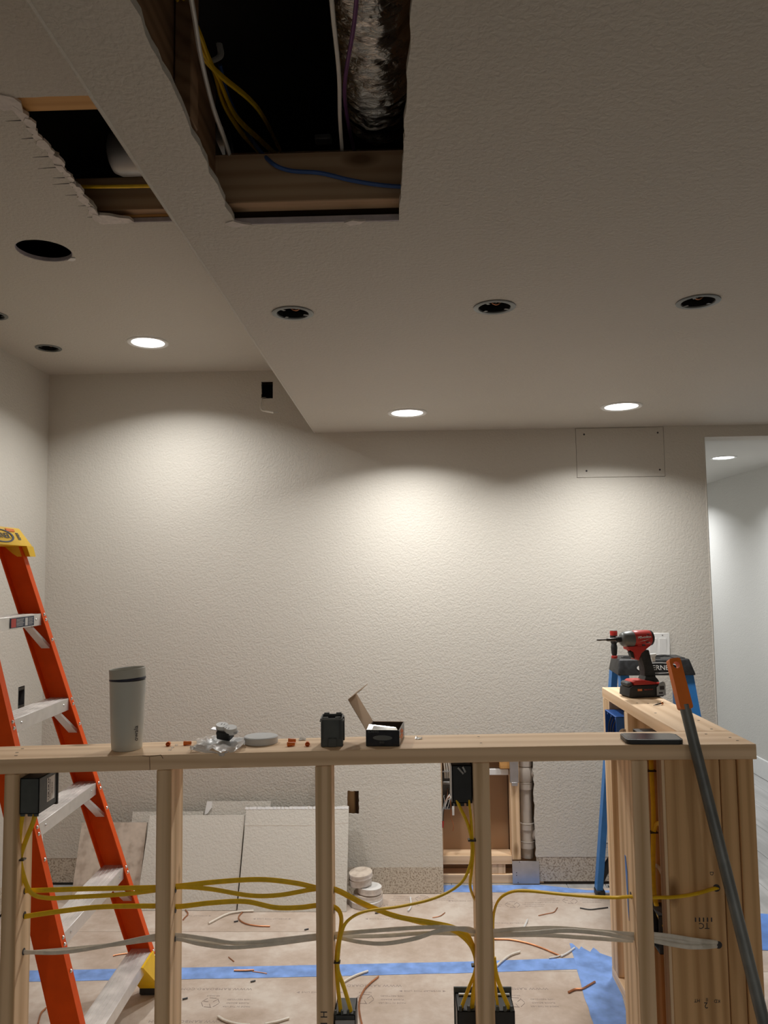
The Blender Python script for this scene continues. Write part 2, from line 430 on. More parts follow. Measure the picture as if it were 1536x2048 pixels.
# freshly cut gypsum edges and torn face paper round the openings
b = B()
b.box(-.334,-.006,1.4884,1.4925,HS+.0003,HS+.0128)
wpart('cut_edge', cl, b, M_LIP, 'lavender grey cut gypsum edge')
b = B().box(-.862,-.46,2.1375,2.1425,HC+.0005,HC+.0128)
wpart('cut_edge', cll, b, M_LIP, 'grey cut gypsum edge')
b = B()                                            # broken gypsum along the ragged side
for i in range(22):
    t = i/21; x = -.828-.034*t+R.uniform(-.006,.004); y = 1.56+.57*t
    r = R.uniform(.010,.019)
    b.slab([(x+r*math.cos(a)*R.uniform(.5,.9), y+r*1.5*math.sin(a)*R.uniform(.6,1.1)) for a in [k*PI/4 for k in range(8)]], [], 'xy', HC-.001-R.uniform(0,.003), R.uniform(.004,.010))
wpart('torn_gypsum', cll, b, M_GYP, 'broken gypsum and torn paper along the ragged side')
b = B()
b.slab([(-.885,1.548),(-.87,1.535),(-.845,1.53),(-.818,1.545),(-.812,1.565),(-.825,1.60),(-.845,1.585),(-.862,1.59)], [], 'xy', HC-.003, .006)
b.slab([(-.865,2.10),(-.85,2.085),(-.825,2.09),(-.80,2.105),(-.775,2.112),(-.77,2.135),(-.80,2.142),(-.862,2.142)], [], 'xy', HC-.002, .008)
wpart('torn_corner', cll, b, M_GYP)
b = B()
for x, y, l in [(-.845,1.63,.035),(-.85,1.70,.03),(-.853,1.78,.04),(-.855,1.83,.05),(-.858,1.88,.03),(-.86,1.91,.045),(-.862,1.97,.035),(-.864,2.03,.025),(-.866,2.10,.025)]:
    b.slab([(x,y-.0016),(x,y+.0016),(x-l,y+R.uniform(-.004,.004))], [], 'xy', HC-.0006, .0006)
wpart('paper_crack', cll, b, M_INKD)
b = B()
b.slab([(-.350,1.478),(-.334,1.470),(-.318,1.482),(-.30,1.489),(-.334,1.497),(-.352,1.488)], [], 'xy', HS-.002, .004)
b.slab([(-.115,1.490),(-.098,1.480),(-.085,1.486),(-.072,1.484),(-.085,1.499),(-.104,1.503)], [], 'xy', HS-.002, .004)
wpart('torn_paper', cl, b, M_GYP)
# floor: grey vinyl planks on a slab
fl = struct('floor', B().box(XL-.2,XR+.2,YR-.1,YE+.1,-.05,-.006), M_CAVE)
pme = B().box(-.089,.089,-.609,.609,-.0055,0,.0012).mesh('plank', M_VINYL)
for i in range(24):
    for j in range(-1,9):
        y = 1.2+j*1.22+(i*.43 % 1.22)-.6; x = -1.70+i*.1795+.0
        if x < .8 and 2.3 < y < 3.0: continue
        if x < 1.3 and y > 4.5: continue
        if x > 2.44 or y > 7.4: continue
        link('plank', pme, fl, Vector((x,y,-.0004))-fl.location)
# ---------------------------------------------------------------- floor covering
Q = thing('floor_protection', 'tan paper floor protection board with grey print covering the work area', 'floor cover', (0,2.4,0))
ql = Vector((0,2.4,0))
seams = [-1.5,.45,1.42,2.34,3.00]
b0 = None
for i, (y0, y1, x1) in enumerate([(1.62,2.985,2.2),(2.985,3.30,1.40),(3.30,3.74,1.15)]):
    part('board_sheet', Q, B().box(XL+.004,x1,y0+.0008,y1-.0008,.0,.0012), M_RBOARD, None, ql)
b = B(); FM = lambda x,y: frame(Vector((x,y,.0014)),(-1,0,0),(0,-1,0))
def hexa_mark(b, x, y, s):
    for k in range(6):
        a0, a1 = k*PI/3, (k+.82)*PI/3
        p, q = Vector((x+s*math.cos(a0),y+s*math.sin(a0),.0014)), Vector((x+s*math.cos(a1),y+s*math.sin(a1),.0014))
        b.tube([p,q], .0011, n=4)
    for k in range(3):
        a = k*2*PI/3+.5
        b.tube([(x+.3*s*math.cos(a),y+.3*s*math.sin(a),.0014),(x+.85*s*math.cos(a+.25),y+.85*s*math.sin(a+.25),.0014)], .0011, n=4)
for x, y, kind in [(.345,2.867,2),(-.17,2.885,2),(-.70,2.86,2),(.045,3.625,1),(.44,3.56,1),(-.05,3.555,0),(.24,3.60,0),(-.12,3.42,0),(.40,3.38,0),(.03,2.85,0),(-.33,2.84,0),(-.60,3.42,0),(.15,2.62,0),(-.95,3.45,0),(.70,3.60,1),(-.75,2.66,2),(.35,2.55,0)]:
    if kind == 0: add_text(b, '\u25C4 OVERLAP THIS LINE \u25BA', .0135, FM(x,y), .0001, 1.1)
    if kind == 1:
        hexa_mark(b, x, y, .032)
        for k, s in enumerate(['REUSE RECYCLE', 'FLOOR PROTECTION', 'MADE IN THE USA']):
            add_text(b, s, .010, FM(x+.092,y+.02-.018*k), .0001); 
            add_text(b, s, .010, FM(x-.095,y+.02-.018*k), .0001)
    if kind == 2:
        add_text(b, 'WWW.RAMBOARD.COM', .021, FM(x,y), .0001, 1.1)
        hexa_mark(b, x+.0, y-.088, .031)
        for k, s in enumerate(['100% RECYCLED', 'FLOOR BOARD', 'MADE IN THE USA']):
            add_text(b, s, .0115, FM(x+.095,y-.068-.022*k), .0001)
        add_text(b, 'REUSABLE', .010, FM(x,y-.045), .0001)
part('printed_lettering', Q, b, M_INK, 'faint grey upside-down printed lettering', ql)
def tape(label, pts, mat=M_TAPE, z=.0016, rag=.003):
    out = []
    n = len(pts)
    for i in range(n):
        p, q = pts[i], pts[(i+1)%n]; out.append(p)
        L = math.hypot(q[0]-p[0], q[1]-p[1])
        out += jag(p, q, max(2,int(L/.06)), rag*.3)
    return solo('masking_tape', label, 'tape', B().slab(out, [], 'xy', z, .0006), mat, 'blue tape strips on the floor')
tape('long blue masking tape strip across the middle of the tan floor board', [(-1.70,2.915),(-1.40,2.905),(-.55,2.935),(.20,2.973),(.60,3.0),(.62,3.085),(.2,3.055),(-.55,3.02),(-1.40,2.985),(-1.70,2.975)])
tape('wide blue tape patch with ragged end running toward the camera below the corner', [(.575,2.45),(.69,2.45),(.70,2.70),(.735,2.98),(.83,3.00),(.80,3.05),(.715,3.12),(.70,3.165),(.68,3.13),(.655,3.175),(.642,3.15),(.625,3.20),(.615,3.20),(.60,3.0),(.58,2.70)], M_TAPE, .0023, .01)
tape('blue tape strip along the foot of the back wall cut-out', [(.10,3.70),(.145,3.696),(.55,3.69),(1.05,3.684),(1.05,3.705),(.80,3.715),(.60,3.775),(.3,3.772),(.1,3.772)])
tape('short blue tape strip on the floor right of the half wall', [(1.18,3.27),(1.80,3.27),(1.80,3.36),(1.18,3.36)], M_TAPE)
tape('second blue tape strip right of the half wall, overlapping the first one', [(1.30,3.15),(1.43,3.14),(1.58,3.45),(1.46,3.47)], M_TAPED, .0023)

# ---------------------------------------------------------------- lights and open cans
def downlight(x, y, z, label, mat, r=.087, watts=LAMP_W, col=LAMP_COL):
    t = thing('downlight', label, 'ceiling light', (x,y,z), group='lit recessed downlights')
    la = bpy.data.lights.new('lamp', 'AREA'); la.shape = 'DISK'; la.size = r*1.45; la.energy = watts; la.color = col; la.spread = SPREAD
    lo = link('lamp', la, t, (0,0,-.0085))
    part('trim_ring', t, B().lathe([(r,-.0005),(r,-.004),(r-.004,-.007),(r*.80,-.0045),(r*.78,-.001)], 48), M_WHT)
    part('lens', t, B().lathe([(0,-.0038),(r*.74,-.0038),(r*.785,-.0025),(r*.785,-.0008)], 40), mat)
    return t
downlight(-1.1134,3.277,HC, 'lit recessed downlight in the higher left ceiling, near the back left corner', M_LENS, .088)
downlight(.0095,3.338,HS, 'lit recessed downlight in the dropped ceiling, nearest the soffit corner', M_LENS, .086)
downlight(.9215,3.29,HS, 'lit recessed downlight in the dropped ceiling above the wall access patch', M_LENS, .087)
downlight(1.992,4.89,HS, 'lit cool-white downlight in the hallway ceiling beyond the opening', M_LENSH, .079, LAMP_W*1.3, HALL_COL)
def can(x, y, z, label, seed):
    t = thing('recessed_can', label, 'light housing', (x,y,z), group='open unlit light cans')
    rr = random.Random(seed)
    part('flange', t, B().lathe([(.0555,-.0005),(.0555,-.0022),(.054,-.003),(.043,-.003),(.042,-.0015),(.042,.012)], 40), M_GPOLE)
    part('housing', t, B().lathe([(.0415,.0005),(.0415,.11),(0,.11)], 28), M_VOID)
    for a in (.4, 2.2, 4.1):
        part('tab', t, B().box(.030,.044,-.004,.004,-.0022,-.0005).xf(Matrix.Rotation(a,4,'Z')), M_DSTEEL)
    pts = smooth_pts([(-.02,.02,.10),(-.012,.012,.03),(.004,.008+.01*rr.random(),.012),(.020,.013,.022),(.016,.02,.06)], 5)
    part('lead_wire', t, B().tube(pts, .0022, n=6), M_COP)
    part('lead_wire', t, B().tube(smooth_pts([(-.025,.0,.10),(-.006,.018,.02),(.012,.024,.03),(.0,.03,.08)],5), .0017, n=6), M_CLOTHW)
    return t
for (x, y), l in zip(cans_s, ['open unlit light can in the dropped ceiling beside the soffit edge', 'open unlit light can in the dropped ceiling, middle of its row of three', 'open unlit light can in the dropped ceiling, far right of its row of three']): can(x, y, HS, l, int(x*100))
for (x, y), l in zip(cans_l, ['open unlit light can cut off by the left edge of the picture', 'small open light can in the left ceiling near the back left corner']): can(x, y, HC, l, int(y*100))
solo('ceiling_hole_crumb', 'torn white paper flap at the rim of the round ceiling hole', 'paper scrap',
     B().slab([(-1.075,2.385),(-1.06,2.392),(-1.048,2.385),(-1.042,2.37),(-1.056,2.368)], [], 'xy', HC-.004, .0035), M_PAPER)
wpart('cut_edge', cll, B().lathe([(.0838,.0008),(.0838,.0125),(.0815,.0125),(.0815,.0008)], 48, (big[0],big[1],HC), closed=True), M_LIP, 'grey cut gypsum rim of the round hole')

# ---------------------------------------------------------------- inside the long ceiling opening
F = thing('joist_framing', 'dark wooden joists inside the long opening of the dropped ceiling', 'joists', (-.2,1.47,HS+.014))
fl0 = F.location.copy()
part('joist', F, B().box(-.43,.30,1.447,1.487,2.186,2.285,.002), M_FIRX, 'pale-edged cross joist', fl0)
part('joist', F, B().box(-.43,.30,1.82,1.86,2.30,2.50,.002), M_FIRX, None, fl0)
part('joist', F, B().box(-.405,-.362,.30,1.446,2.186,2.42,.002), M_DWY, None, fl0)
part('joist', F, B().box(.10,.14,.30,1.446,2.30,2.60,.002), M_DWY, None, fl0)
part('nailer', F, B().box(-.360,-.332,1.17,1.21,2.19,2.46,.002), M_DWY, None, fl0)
FL = thing('joist_framing', 'orange-brown joists inside the ragged opening of the left ceiling', 'joists', (-.65,1.85,HC+.014))
f1 = FL.location.copy()
part('joist', FL, B().box(-.84,-.456,1.52,1.622,2.495,2.62,.002), M_ORW, 'orange-toned near joist', f1)
part('joist', FL, B().box(-1.0,-.456,2.106,2.146,2.502,2.60,.002), M_FIRX, None, f1)
part('nailer', FL, B().box(-.80,-.456,2.135,2.155,2.496,2.5018), M_ORW, None, f1)
b = B(); prof = []
y = .30; k = 0
while y < 1.52:
    prof.append((.069+(.0045 if k%2 else 0)+R.uniform(-.0015,.0015), y)); y += R.uniform(.0045,.0080); k += 1
b.lathe(prof, 56, (-.046,0,2.438), 'y')
ring = [prof[-1][0]]
for i in range(1, 21):       # the far end bends upward
    a = i/20*1.25
    c = Vector((-.046, 1.52+.10*math.sin(a), 2.438+.10*(1-math.cos(a)))); t = Vector((0,math.cos(a),math.sin(a)))
    u = Vector((1,0,0)); v = t.cross(u); rr = .069+(.0045 if i%2 else 0)
    vs = [b.bm.verts.new(c+u*rr*math.cos(2*PI*q/56)+v*rr*math.sin(2*PI*q/56)) for q in range(56)]
    if i > 1:
        for q in range(56):
            fa = b.bm.faces.new((pv[q],pv[(q+1)%56],vs[(q+1)%56],vs[q])); fa.smooth = True
    pv = vs
for v in b.bm.verts:
    v.co += Vector((noise.noise(v.co*46), noise.noise(v.co*46+Vector((9,0,0))), noise.noise(v.co*46+Vector((0,9,0)))))*.0055
solo('foil_duct', 'crinkled silver foil flexible duct hanging inside the long ceiling opening', 'duct', b, M_FOIL)
solo('sheet_metal_duct', 'smooth silver metal duct inside the ragged left ceiling opening', 'duct',
     B().lathe([(0,-.78),(.035,-.78),(.050,-.773),(.058,-.755),(.058,-.46)], 40, (0,1.985,2.60), 'x'), M_GALV)
solo('metal_strap', 'small bright metal bracket deep inside the long ceiling opening', 'bracket', B().box(-.186,-.150,1.60,1.625,2.40,2.412,.002), M_GALV)
def wire(name, label, pts, r, mat, cat='cable', group=None, flat=1.0, wide=None, n=8, k=6):
    return solo(name, label, cat, B().tube(smooth_pts(pts, k), r, n=n, wide=wide, flat=flat), mat, group)
Zc = lambda l: [atz(x, y, z) for x, y, z in l]
wire('ceiling_cable', 'thick white cable hanging down the left side of the long ceiling opening', Zc([(372,-60,2.30),(388,30,2.29),(402,115,2.285),(425,210,2.285),(448,275,2.285),(462,318,2.29)]), .0068, M_CLOTHW, flat=.55)
for i, (pp, l) in enumerate([
    ([(318,-40,2.40),(360,55,2.38),(398,105,2.37),(440,150,2.37),(500,200,2.38),(530,240,2.40),(560,300,2.50)], 'rightmost yellow cable of the bundle in the long ceiling opening'),
    ([(338,-40,2.40),(380,50,2.38),(408,108,2.37),(434,150,2.37),(470,230,2.38),(520,280,2.40),(575,330,2.5)], 'middle yellow cable of the bundle in the long ceiling opening'),
    ([(352,-40,2.40),(396,60,2.38),(414,108,2.37),(430,148,2.38),(446,205,2.38),(480,262,2.38),(515,300,2.40)], 'lowest yellow cable of the bundle in the long ceiling opening')]):
    wire('ceiling_cable', l, Zc(pp), .0070, M_YEL, group='yellow cables in the long ceiling opening', flat=.5)
wire('ceiling_cable', 'blue cable drooping across the dark joist in the long ceiling opening', Zc([(440,130,2.44),(455,190,2.42),(490,260,2.40)])+[at(535,318,1.444), at(575,340,1.442), at(640,346,1.441), at(700,360,1.441), at(760,370,1.441), at(815,374,1.442)], .0042, M_BLUEC)
wire('ceiling_cable', 'thin white wire left of the foil duct', Zc([(660,-40,2.28),(667,40,2.28),(678,150,2.285),(680,240,2.29),(686,324,2.295)]), .0036, M_CLOTHW)
wire('ceiling_cable', 'thin purple wire in front of the foil duct', Zc([(716,-40,2.33),(708,50,2.33),(692,145,2.33),(690,200,2.335),(700,265,2.345),(713,320,2.36)]), .0036, M_PURP)
wire('ceiling_cable', 'yellow cable crossing the ragged left ceiling opening', [(-.90,2.03,2.535),(-.78,2.03,2.532),(-.66,2.03,2.53),(-.55,2.02,2.518),(-.46,2.01,2.512)], .005, M_YEL)
h = thing('cable_hook', 'pale plastic hook holding the yellow cable bundle in the ceiling', 'hook', tuple(atz(415,112,2.44)))
part('strap', h, B().tube(smooth_pts([(-.030,.016,-.02),(-.012,.0,-.014),(.012,-.004,-.012),(.024,.004,.004),(.020,.008,.03)],5), .006, n=6, flat=.4), M_CLOTHW)
part('nail_plate', h, B().box(-.040,-.024,.0,.03,-.03,.01,.003), M_CLOTHW)

# ---------------------------------------------------------------- fittings on the walls
t = thing('access_panel', 'rectangular painted drywall patch screwed high on the back wall', 'wall panel', (1.046,D,1.917))
apt = part('patch', t, B().box(-.2120,.2120,-.0012,.010,.0,.2420,.001), M_WALL)
for x, z in [(-.172,.212),(.185,.214),(-.166,.032),(.188,.032)]:
    sub('screw', apt, B().lathe([(0,-.0016),(.0045,-.0016),(.0050,-.0010)], 12, (x,0,z), 'y'), M_INKD)
c = thing('wall_cable', 'white cable stub dangling from the small box hole high on the back wall', 'cable', (-.705,D-.01,2.28))
cl_ = c.location.copy()
part('jacket', c, B().tube(smooth_pts([(-.700,D+.04,2.352)]+[at(524,797,D+.002),at(522,806,D-.02),at(521.5,815,D-.045),at(525,821,D-.065),at(533,822.5,D-.085)],6), .0038, n=8), M_CLOTHW, None, cl_)
part('jacket', c, B().tube([at(531,822,D-.080),at(542,824,D-.105),at(548,825,D-.115)], .0050, n=8), M_CLOTHW, None, cl_)
part('bare_end', c, B().tube([at(548,825,D-.115),at(556,825,D-.130)], .0020, n=6), M_INSG, None, cl_)
t = thing('wall_box', 'dark recessed box behind the small hole high on the back wall', 'electrical box', (-.685,D+.014,2.38))
part('shell', t, B().box(-.033,.033,.055,.060,-.046,.046), M_VOID)
for s in (-1, 1): part('side', t, B().box(s*.033-.002,s*.033+.002,.0,.055,-.046,.046), M_BOXP)
t = thing('switch_plate', 'white double rocker light switch on the back wall above the blue ladder', 'light switch', (1.189,D,1.045))
spl = part('plate', t, B().box(-.058,.058,-.006,0,0,.118,.003), M_WHT)
for s in (-1, 1):
    sub('rocker', spl, B().hexa([(s*.023-.0165,-.0062,.026),(s*.023+.0165,-.0062,.026),(s*.023+.0165,-.003,.026),(s*.023-.0165,-.003,.026)],
                              [(s*.023-.0165,-.0095,.092),(s*.023+.0165,-.0095,.092),(s*.023+.0165,-.003,.092),(s*.023-.0165,-.003,.092)]), M_WHT)
    for z in (.0105,.1075): sub('screw', spl, B().lathe([(0,-.0072),(.003,-.0070),(.003,-.006)], 10, (s*.023,0,z), 'y'), M_GALV)
t = thing('wall_box', 'empty dark single-gang box in the left wall behind the orange ladder', 'electrical box', (XL,3.5745,.866))
part('back', t, B().box(-.075,-.070,-.028,.028,.0,.101), M_VOID)
for s in (-1, 1): part('side', t, B().box(-.07,.0008,s*.0275-.0016,s*.0275+.0016,.001,.100), M_BOXP)
for z in (.004,.084): part('ear', t, B().box(-.004,.0015,-.026,.026,z,z+.013,.001), M_DSTEEL)

# ---------------------------------------------------------------- framing and services behind the wall cut-out
W = thing('cavity_framing', 'bare studs, plates and brown paper seen through the back wall cut-out', 'wall frame', (.3,D+.05,0)); wlo = W.location.copy()
part('sole_plate', W, B().box(-.32,.62,D+.014,D+.102,.0,.040,.002), M_WX, None, wlo)
part('lower_rail', W, B().box(-.32,.475,D+.016,D+.102,.086,.126,.002), M_WX, None, wlo)
part('block', W, B().box(.352,.442,D+.020,D+.06,.0405,.0855,.002), M_WZ, None, wlo)
part('stud', W, B().box(.130,.150,D+.014,D+.102,.127,.70,.002), M_WZ, None, wlo)
part('stud', W, B().box(-.325,-.268,D+.014,D+.102,.127,.70,.002), M_FIR, None, wlo)
part('stud', W, B().box(.472,.516,D+.014,D+.07,.107,.70,.002), M_WZ, 'pinkish wood stud beside the pipe', wlo)
part('rail', W, B().box(.23,.470,D+.03,D+.06,.494,.524,.003), M_TRIM, 'pale painted cross board', wlo)
part('block', W, B().box(.425,.474,D+.012,D+.05,.528,.58,.003), M_ORW, None, wlo)
part('backing_paper', W, B().box(-.32,.47,D+.104,D+.110,.041,.70), M_BACKB, None, wlo)
P = thing('drain_pipe', 'beige plastic drain pipe with fittings inside the wall cut-out', 'pipe', (.552,D+.055,.107))
part('pipe', P, B().lathe([(.0295,0),(.0295,.54)], 32), M_PVC)
for z0, z1 in [(.045,.078),(.130,.162),(.318,.352),(.425,.470)]:
    part('coupling', P, B().lathe([(.0296,z0),(.0368,z0+.002),(.0368,z1-.003),(.0380,z1-.002),(.0380,z1),(.0296,z1)], 32), M_PVC)
part('branch_tee', P, B().lathe([(.0345,.352),(.040,.37),(.040,.41),(.0345,.425)], 32).cyl((0,0,.39),(.05,-.005,.395),.030,n=24), M_PVC)
part('branch_tee', P, B().lathe([(.0330,.078),(.0330,.130)], 32).tube([(.0,0,.085),(.02,0,.098),(.040,-.004,.112),(.056,-.006,.118)],[.020,.024,.028,.028],n=20), M_PVC)
t = thing('nail_plate', 'square galvanised steel guard plate at the foot of the drain pipe', 'metal plate', (.535,D-.002,.003))
part('plate', t, B().box(-.064,.062,-.0015,.0005,.0,.104,.0004), M_GALV)
for x, z in [(-.045,.052),(-.045,.040),(-.039,.007),(-.030,.101)]: part('nail_hole', t, B().lathe([(0,-.0020),(.0024,-.0020),(.0024,-.0014)], 10, (x,0,z), 'y'), M_INKD)
solo('metal_strap', 'dark grey metal strap hanging on the stud beside the drain pipe', 'metal strap', B().box(.471,.512,D-.002,D+.013,.466,.66,.002).box(.478,.506,D-.003,D-.001,.452,.468,.001), M_GALV)
wb2 = thing('wire_box', 'open metal box packed with loose wires at the left of the wall cut-out', 'electrical box', (.180,D+.05,.342)); wbl = wb2.location.copy()
part('back', wb2, B().box(.152,.206,D+.060,D+.064,.342,.512), M_DSTEEL, None, wbl)
part('flange', wb2, B().box(.152,.206,D+.020,D+.062,.339,.342).box(.152,.206,D+.020,D+.062,.512,.515).box(.2035,.206,D+.015,D+.062,.342,.512), M_GALV, None, wbl)
part('connector', wb2, B().cyl((.157,D+.03,.460),(.187,D+.02,.462),.0085,n=14), M_STEEL, None, wbl)
rr = random.Random(5)
for i in range(9):
    x0 = .158+.035*rr.random(); x1 = .150+.03*rr.random()
    part('loose_wire', wb2, B().tube(smooth_pts([(x0,D+.05,.44-.05*rr.random()),(x0+.02*(rr.random()-.5),D+.02,.40),(x1+.01,D+.012,.375),(x1,D+.006+.01*rr.random(),.345)],4), .0016, n=5), [M_CLOTHW,M_INSG,M_BLK,M_COP][i%4], None, wbl)
for i in range(5):
    x0 = .158+i*.009
    part('loose_wire', wb2, B().tube(smooth_pts([(x0-.01,D+.03,.66),(x0,D+.025,.58),(x0+.006+.002*i,D+.03,.53),(x0+.008,D+.04,.48)],4), .004, n=6), [M_WHC,M_CLOTHW][i%2], None, wbl)
t = thing('wire_nut', 'red wire nut on grey wires hanging at the left edge of the wall cut-out', 'wire nut', tuple(at(885,1655,D-.004)))
part('cap', t, B().lathe([(0,-.002),(.0045,0),(.0065,.016),(.0075,.030),(.006,.031)], 12), M_RED)
for i in range(3): part('lead_wire', t, B().tube(smooth_pts([(-.003+.003*i,0,.03),(-.003+.004*i,.004,.06),(.002+.004*i,.012,.085),(.012+.006*i,.03,.105)],4), .0018, n=5), [M_INSG,M_CLOTHW,M_BLK][i])
wire('copper_strand', 'twisted bare copper strand dangling inside the wall cut-out', [at(901,1600,D+.008), at(902,1625,D), at(902,1635,D-.004), at(905,1643,D-.002), at(907,1652,D), at(906,1662,D)], .0022, M_COP, 'wire')
solo('paper_tag', 'small white paper tag hanging by the loose wires in the wall cut-out', 'tag', B().box(.194,.204,D-.004,D-.002,.318,.360,.0004,rot=None), M_PAPER)

# ================================================================ LOOSE DRYWALL
def leaning(name, label, x0, x1, y0, h, lean, th=.012, holes=(), bare_h=0, top=None, mat=M_PANEL, ry=0, z0=.0025):
    t = thing(name, label, 'drywall', ((x0+x1)/2, y0, z0), rot=(-lean, ry, 0), group='drywall pieces leaning on the back wall')
    hw = (x1-x0)/2
    o = [(-hw,0),(hw,0),(hw,h)]+(top or [])+[(-hw,h)]
    part('board', t, B().slab(o, [[(u-(x0+x1)/2, v) for u, v in hh] for hh in holes], 'xz', 0, th), mat)
    if bare_h: part('bare_strip', t, B().box(-hw+.0005,hw-.0005,-.0006,.0002,.0005,bare_h), M_BARE, 'speckled unpainted strip along the bottom')
    return t
hole = [(-.2985,.345)]+jag((-.2985,.345),(-.2445,.345),6,.0015)+[(-.2445,.345)]+jag((-.2445,.345),(-.2445,.447),9,.002)+[(-.2445,.447)]+jag((-.2445,.447),(-.2985,.447),6,.002)+[(-.2985,.447)]+jag((-.2985,.447),(-.2985,.345),9,.002)
leaning('drywall_sheet', 'cut-out drywall sheet with an outlet hole leaning across the left of the wall opening', -.40, .143, 3.676, .66, .147, holes=[hole], bare_h=.112)
A = leaning('drywall_offcut', 'large front drywall offcut with a torn white top edge, touching the plug stack', -.764, -.288, 3.487, .435, .46, top=jag((.238,.435),(-.238,.427),26,.006))
b = B()
for i in range(26):
    u = -.236+.0185*i; r_ = R.uniform(.006,.011)
    b.slab([(u-r_,.424),(u+r_,.421),(u+r_*1.3,.431+.004*R.random()),(u-r_*.8,.434)], [], 'xz', -.0012, .0035)
part('torn_edge', A, b, M_TRIM, 'ragged white gypsum along the top edge')
part('seam', A, B().slab([(-.237,.352),(.10,.350),(.237,.362),(.237,.3635),(.10,.3515),(-.237,.3535)], [], 'xz', -.0005, .0006), M_BAREP)
leaning('drywall_offcut', 'wide grey drywall offcut just left of the torn-edged front piece', -1.215, -.772, 3.499, .395, .46, ry=0)
leaning('drywall_offcut', 'narrow pinkish drywall offcut turned face-in beside the orange ladder', -1.53, -1.225, 3.55, .345, .34, mat=M_BAREP)
Cx = leaning('drywall_offcut', 'small drywall strip with a torn white corner peeping above the wide grey offcut', -.96, -.66, 3.63, .412, .24)
part('torn_corner', Cx, B().slab([(-.150,.412),(-.128,.412),(-.126,.385),(-.145,.358),(-.158,.355)], [], 'xz', -.006, .006), M_TRIM)
leaning('drywall_offcut', 'low drywall strip behind the wide grey offcut, nearest the ladder', -1.31, -.975, 3.615, .372, .27)
def plug(x, y, z, r, h, label, tx=0, ty=0, m2=M_PAPER):
    t = thing('drywall_plug', label, 'drywall plug', (x,y,z), rot=(tx,ty,R.random()), group='round drywall plugs by the wall')
    pr = [(0,0),(r-.001,0),(r,.002)]+[(r-R.uniform(0,.0018), h*k/6) for k in range(1,6)]+[(r-.001,h-.001),(0,h-.001)]
    part('core', t, B().lathe(pr, 36), M_GYP)
    part('paper_face', t, B().lathe([(0,h-.0009),(r-.002,h-.0009),(r-.002,h),(0,h)], 36), m2)
plug(-.207,3.575,.002,.076,.024,'widest round drywall plug at the bottom of the stack')
plug(-.198,3.580,.0265,.066,.022,'second lowest round drywall plug in the stack', ty=.03, m2=M_BAREP)
plug(-.190,3.572,.0515,.054,.026,'white-faced round drywall plug in the middle of the stack', ty=.04)
plug(-.232,3.585,.082,.052,.026,'round drywall plug second from the top of the stack', tx=-.03, ty=-.05, m2=M_BAREP)
plug(-.229,3.582,.1135,.053,.022,'brown-faced round drywall plug on top of the stack', tx=.03, ty=-.09, m2=M_BAREP)

# ================================================================ THE HALF WALL
CZ = [(-1.78,.988),(-1.04,1.005),(-.53,1.0162),(-.0255,1.0253),(.47,1.0307),(.855,1.031)]
def capz(x):
    for (a, za), (c, zc) in zip(CZ, CZ[1:]):
        if x <= c: return za+(zc-za)*(x-a)/(c-a)
    return CZ[-1][1]
YF, YB = 1.985, 2.147
HWL = Vector((0,2.05,0))
HW = thing('stud_framing', 'unfinished L-shaped stud half wall of pale lumber with a plank top', 'stud frame', HWL)
def hw(name, b, mat, label=None): return part(name, HW, b, mat, label, HWL)
b = B(); e = .0018; cols = []
for x, _ in CZ+[]:
    z = capz(x); cols.append([(x,YF+e,z),(x,YB-e,z),(x,YB,z-e),(x,YB,z-.0365+e),(x,YB-e,z-.0365),(x,YF+e,z-.0365),(x,YF,z-.0365+e),(x,YF,z-e)])
vs = [[b.bm.verts.new(p) for p in c] for c in cols]
for p, q in zip(vs, vs[1:]):
    for k in range(8): b.bm.faces.new((p[k],p[(k+1)%8],q[(k+1)%8],q[k]))
b.bm.faces.new(vs[0][::-1]); b.bm.faces.new(vs[-1])
hw('cap_board', b, M_WX)
hw('cap_board', B().box(.717,.858,YB+.0008,2.955,.9945,1.031,.002), M_WY)
def stud(x0, x1, y0, y1, mat=M_WZ, top=None, label=None, tw=0):
    zt = (capz(x0)-.0372) if top is None else top
    b = B().box(x0,x1,y0,y1,.0385,zt,.0022)
    if tw: b.xf(Matrix.Translation(((x0+x1)/2,y0,0)) @ Matrix.Rotation(tw,4,'Z') @ Matrix.Translation((-(x0+x1)/2,-y0,0)))
    return hw('stud', b, mat, label)
st1 = stud(-1.0315,-.9935,1.987,2.068); stud(-1.44,-1.402,1.987,2.07)
st2 = stud(-.6415,-.6035,1.987,2.092); st3 = stud(-.2395,-.1990,1.987,2.072, label='stud with a hand-lettered mark near its foot'); st4 = stud(.1555,.1970,1.987,2.073)
st5 = stud(.5475,.5880,1.987,2.124)
cb1 = hw('corner_board', B().box(.6345,.7700,2.004,2.042,.0385,.9938,.002), M_FIR, 'flat reddish plank at the corner with grade stamps')
hw('lit_edge_strip', B().box(.6265,.6342,2.004,2.044,.0385,.9938,.001), M_WZ, 'pale narrow strip standing for the lit side edge of the reddish plank')  # added strip; its pale wood stands for the plank's lit side edge
hw('corner_board', B().box(.7715,.8110,2.002,2.14,.0385,.9938,.002), M_FIR)
hw('corner_board', B().box(.8120,.8510,1.996,2.14,.0385,.9938,.002), M_FIR)
hw('corner_board', B().box(.600,.716,2.146,2.184,.0385,.9938,.002), M_FIR)
for y0, y1 in [(2.866,2.904),(2.907,2.950),(2.630,2.668),(2.245,2.283)]: hw('stud', B().box(.7175,.8565,y0,y1,.0385,.9940,.002), M_WZ)
hw('bottom_plate', B().box(-1.78,.590,1.987,2.073,.0015,.0380,.002), M_WX); hw('bottom_plate', B().box(.7175,.8565,2.0,2.953,.0015,.0380,.002), M_WY)
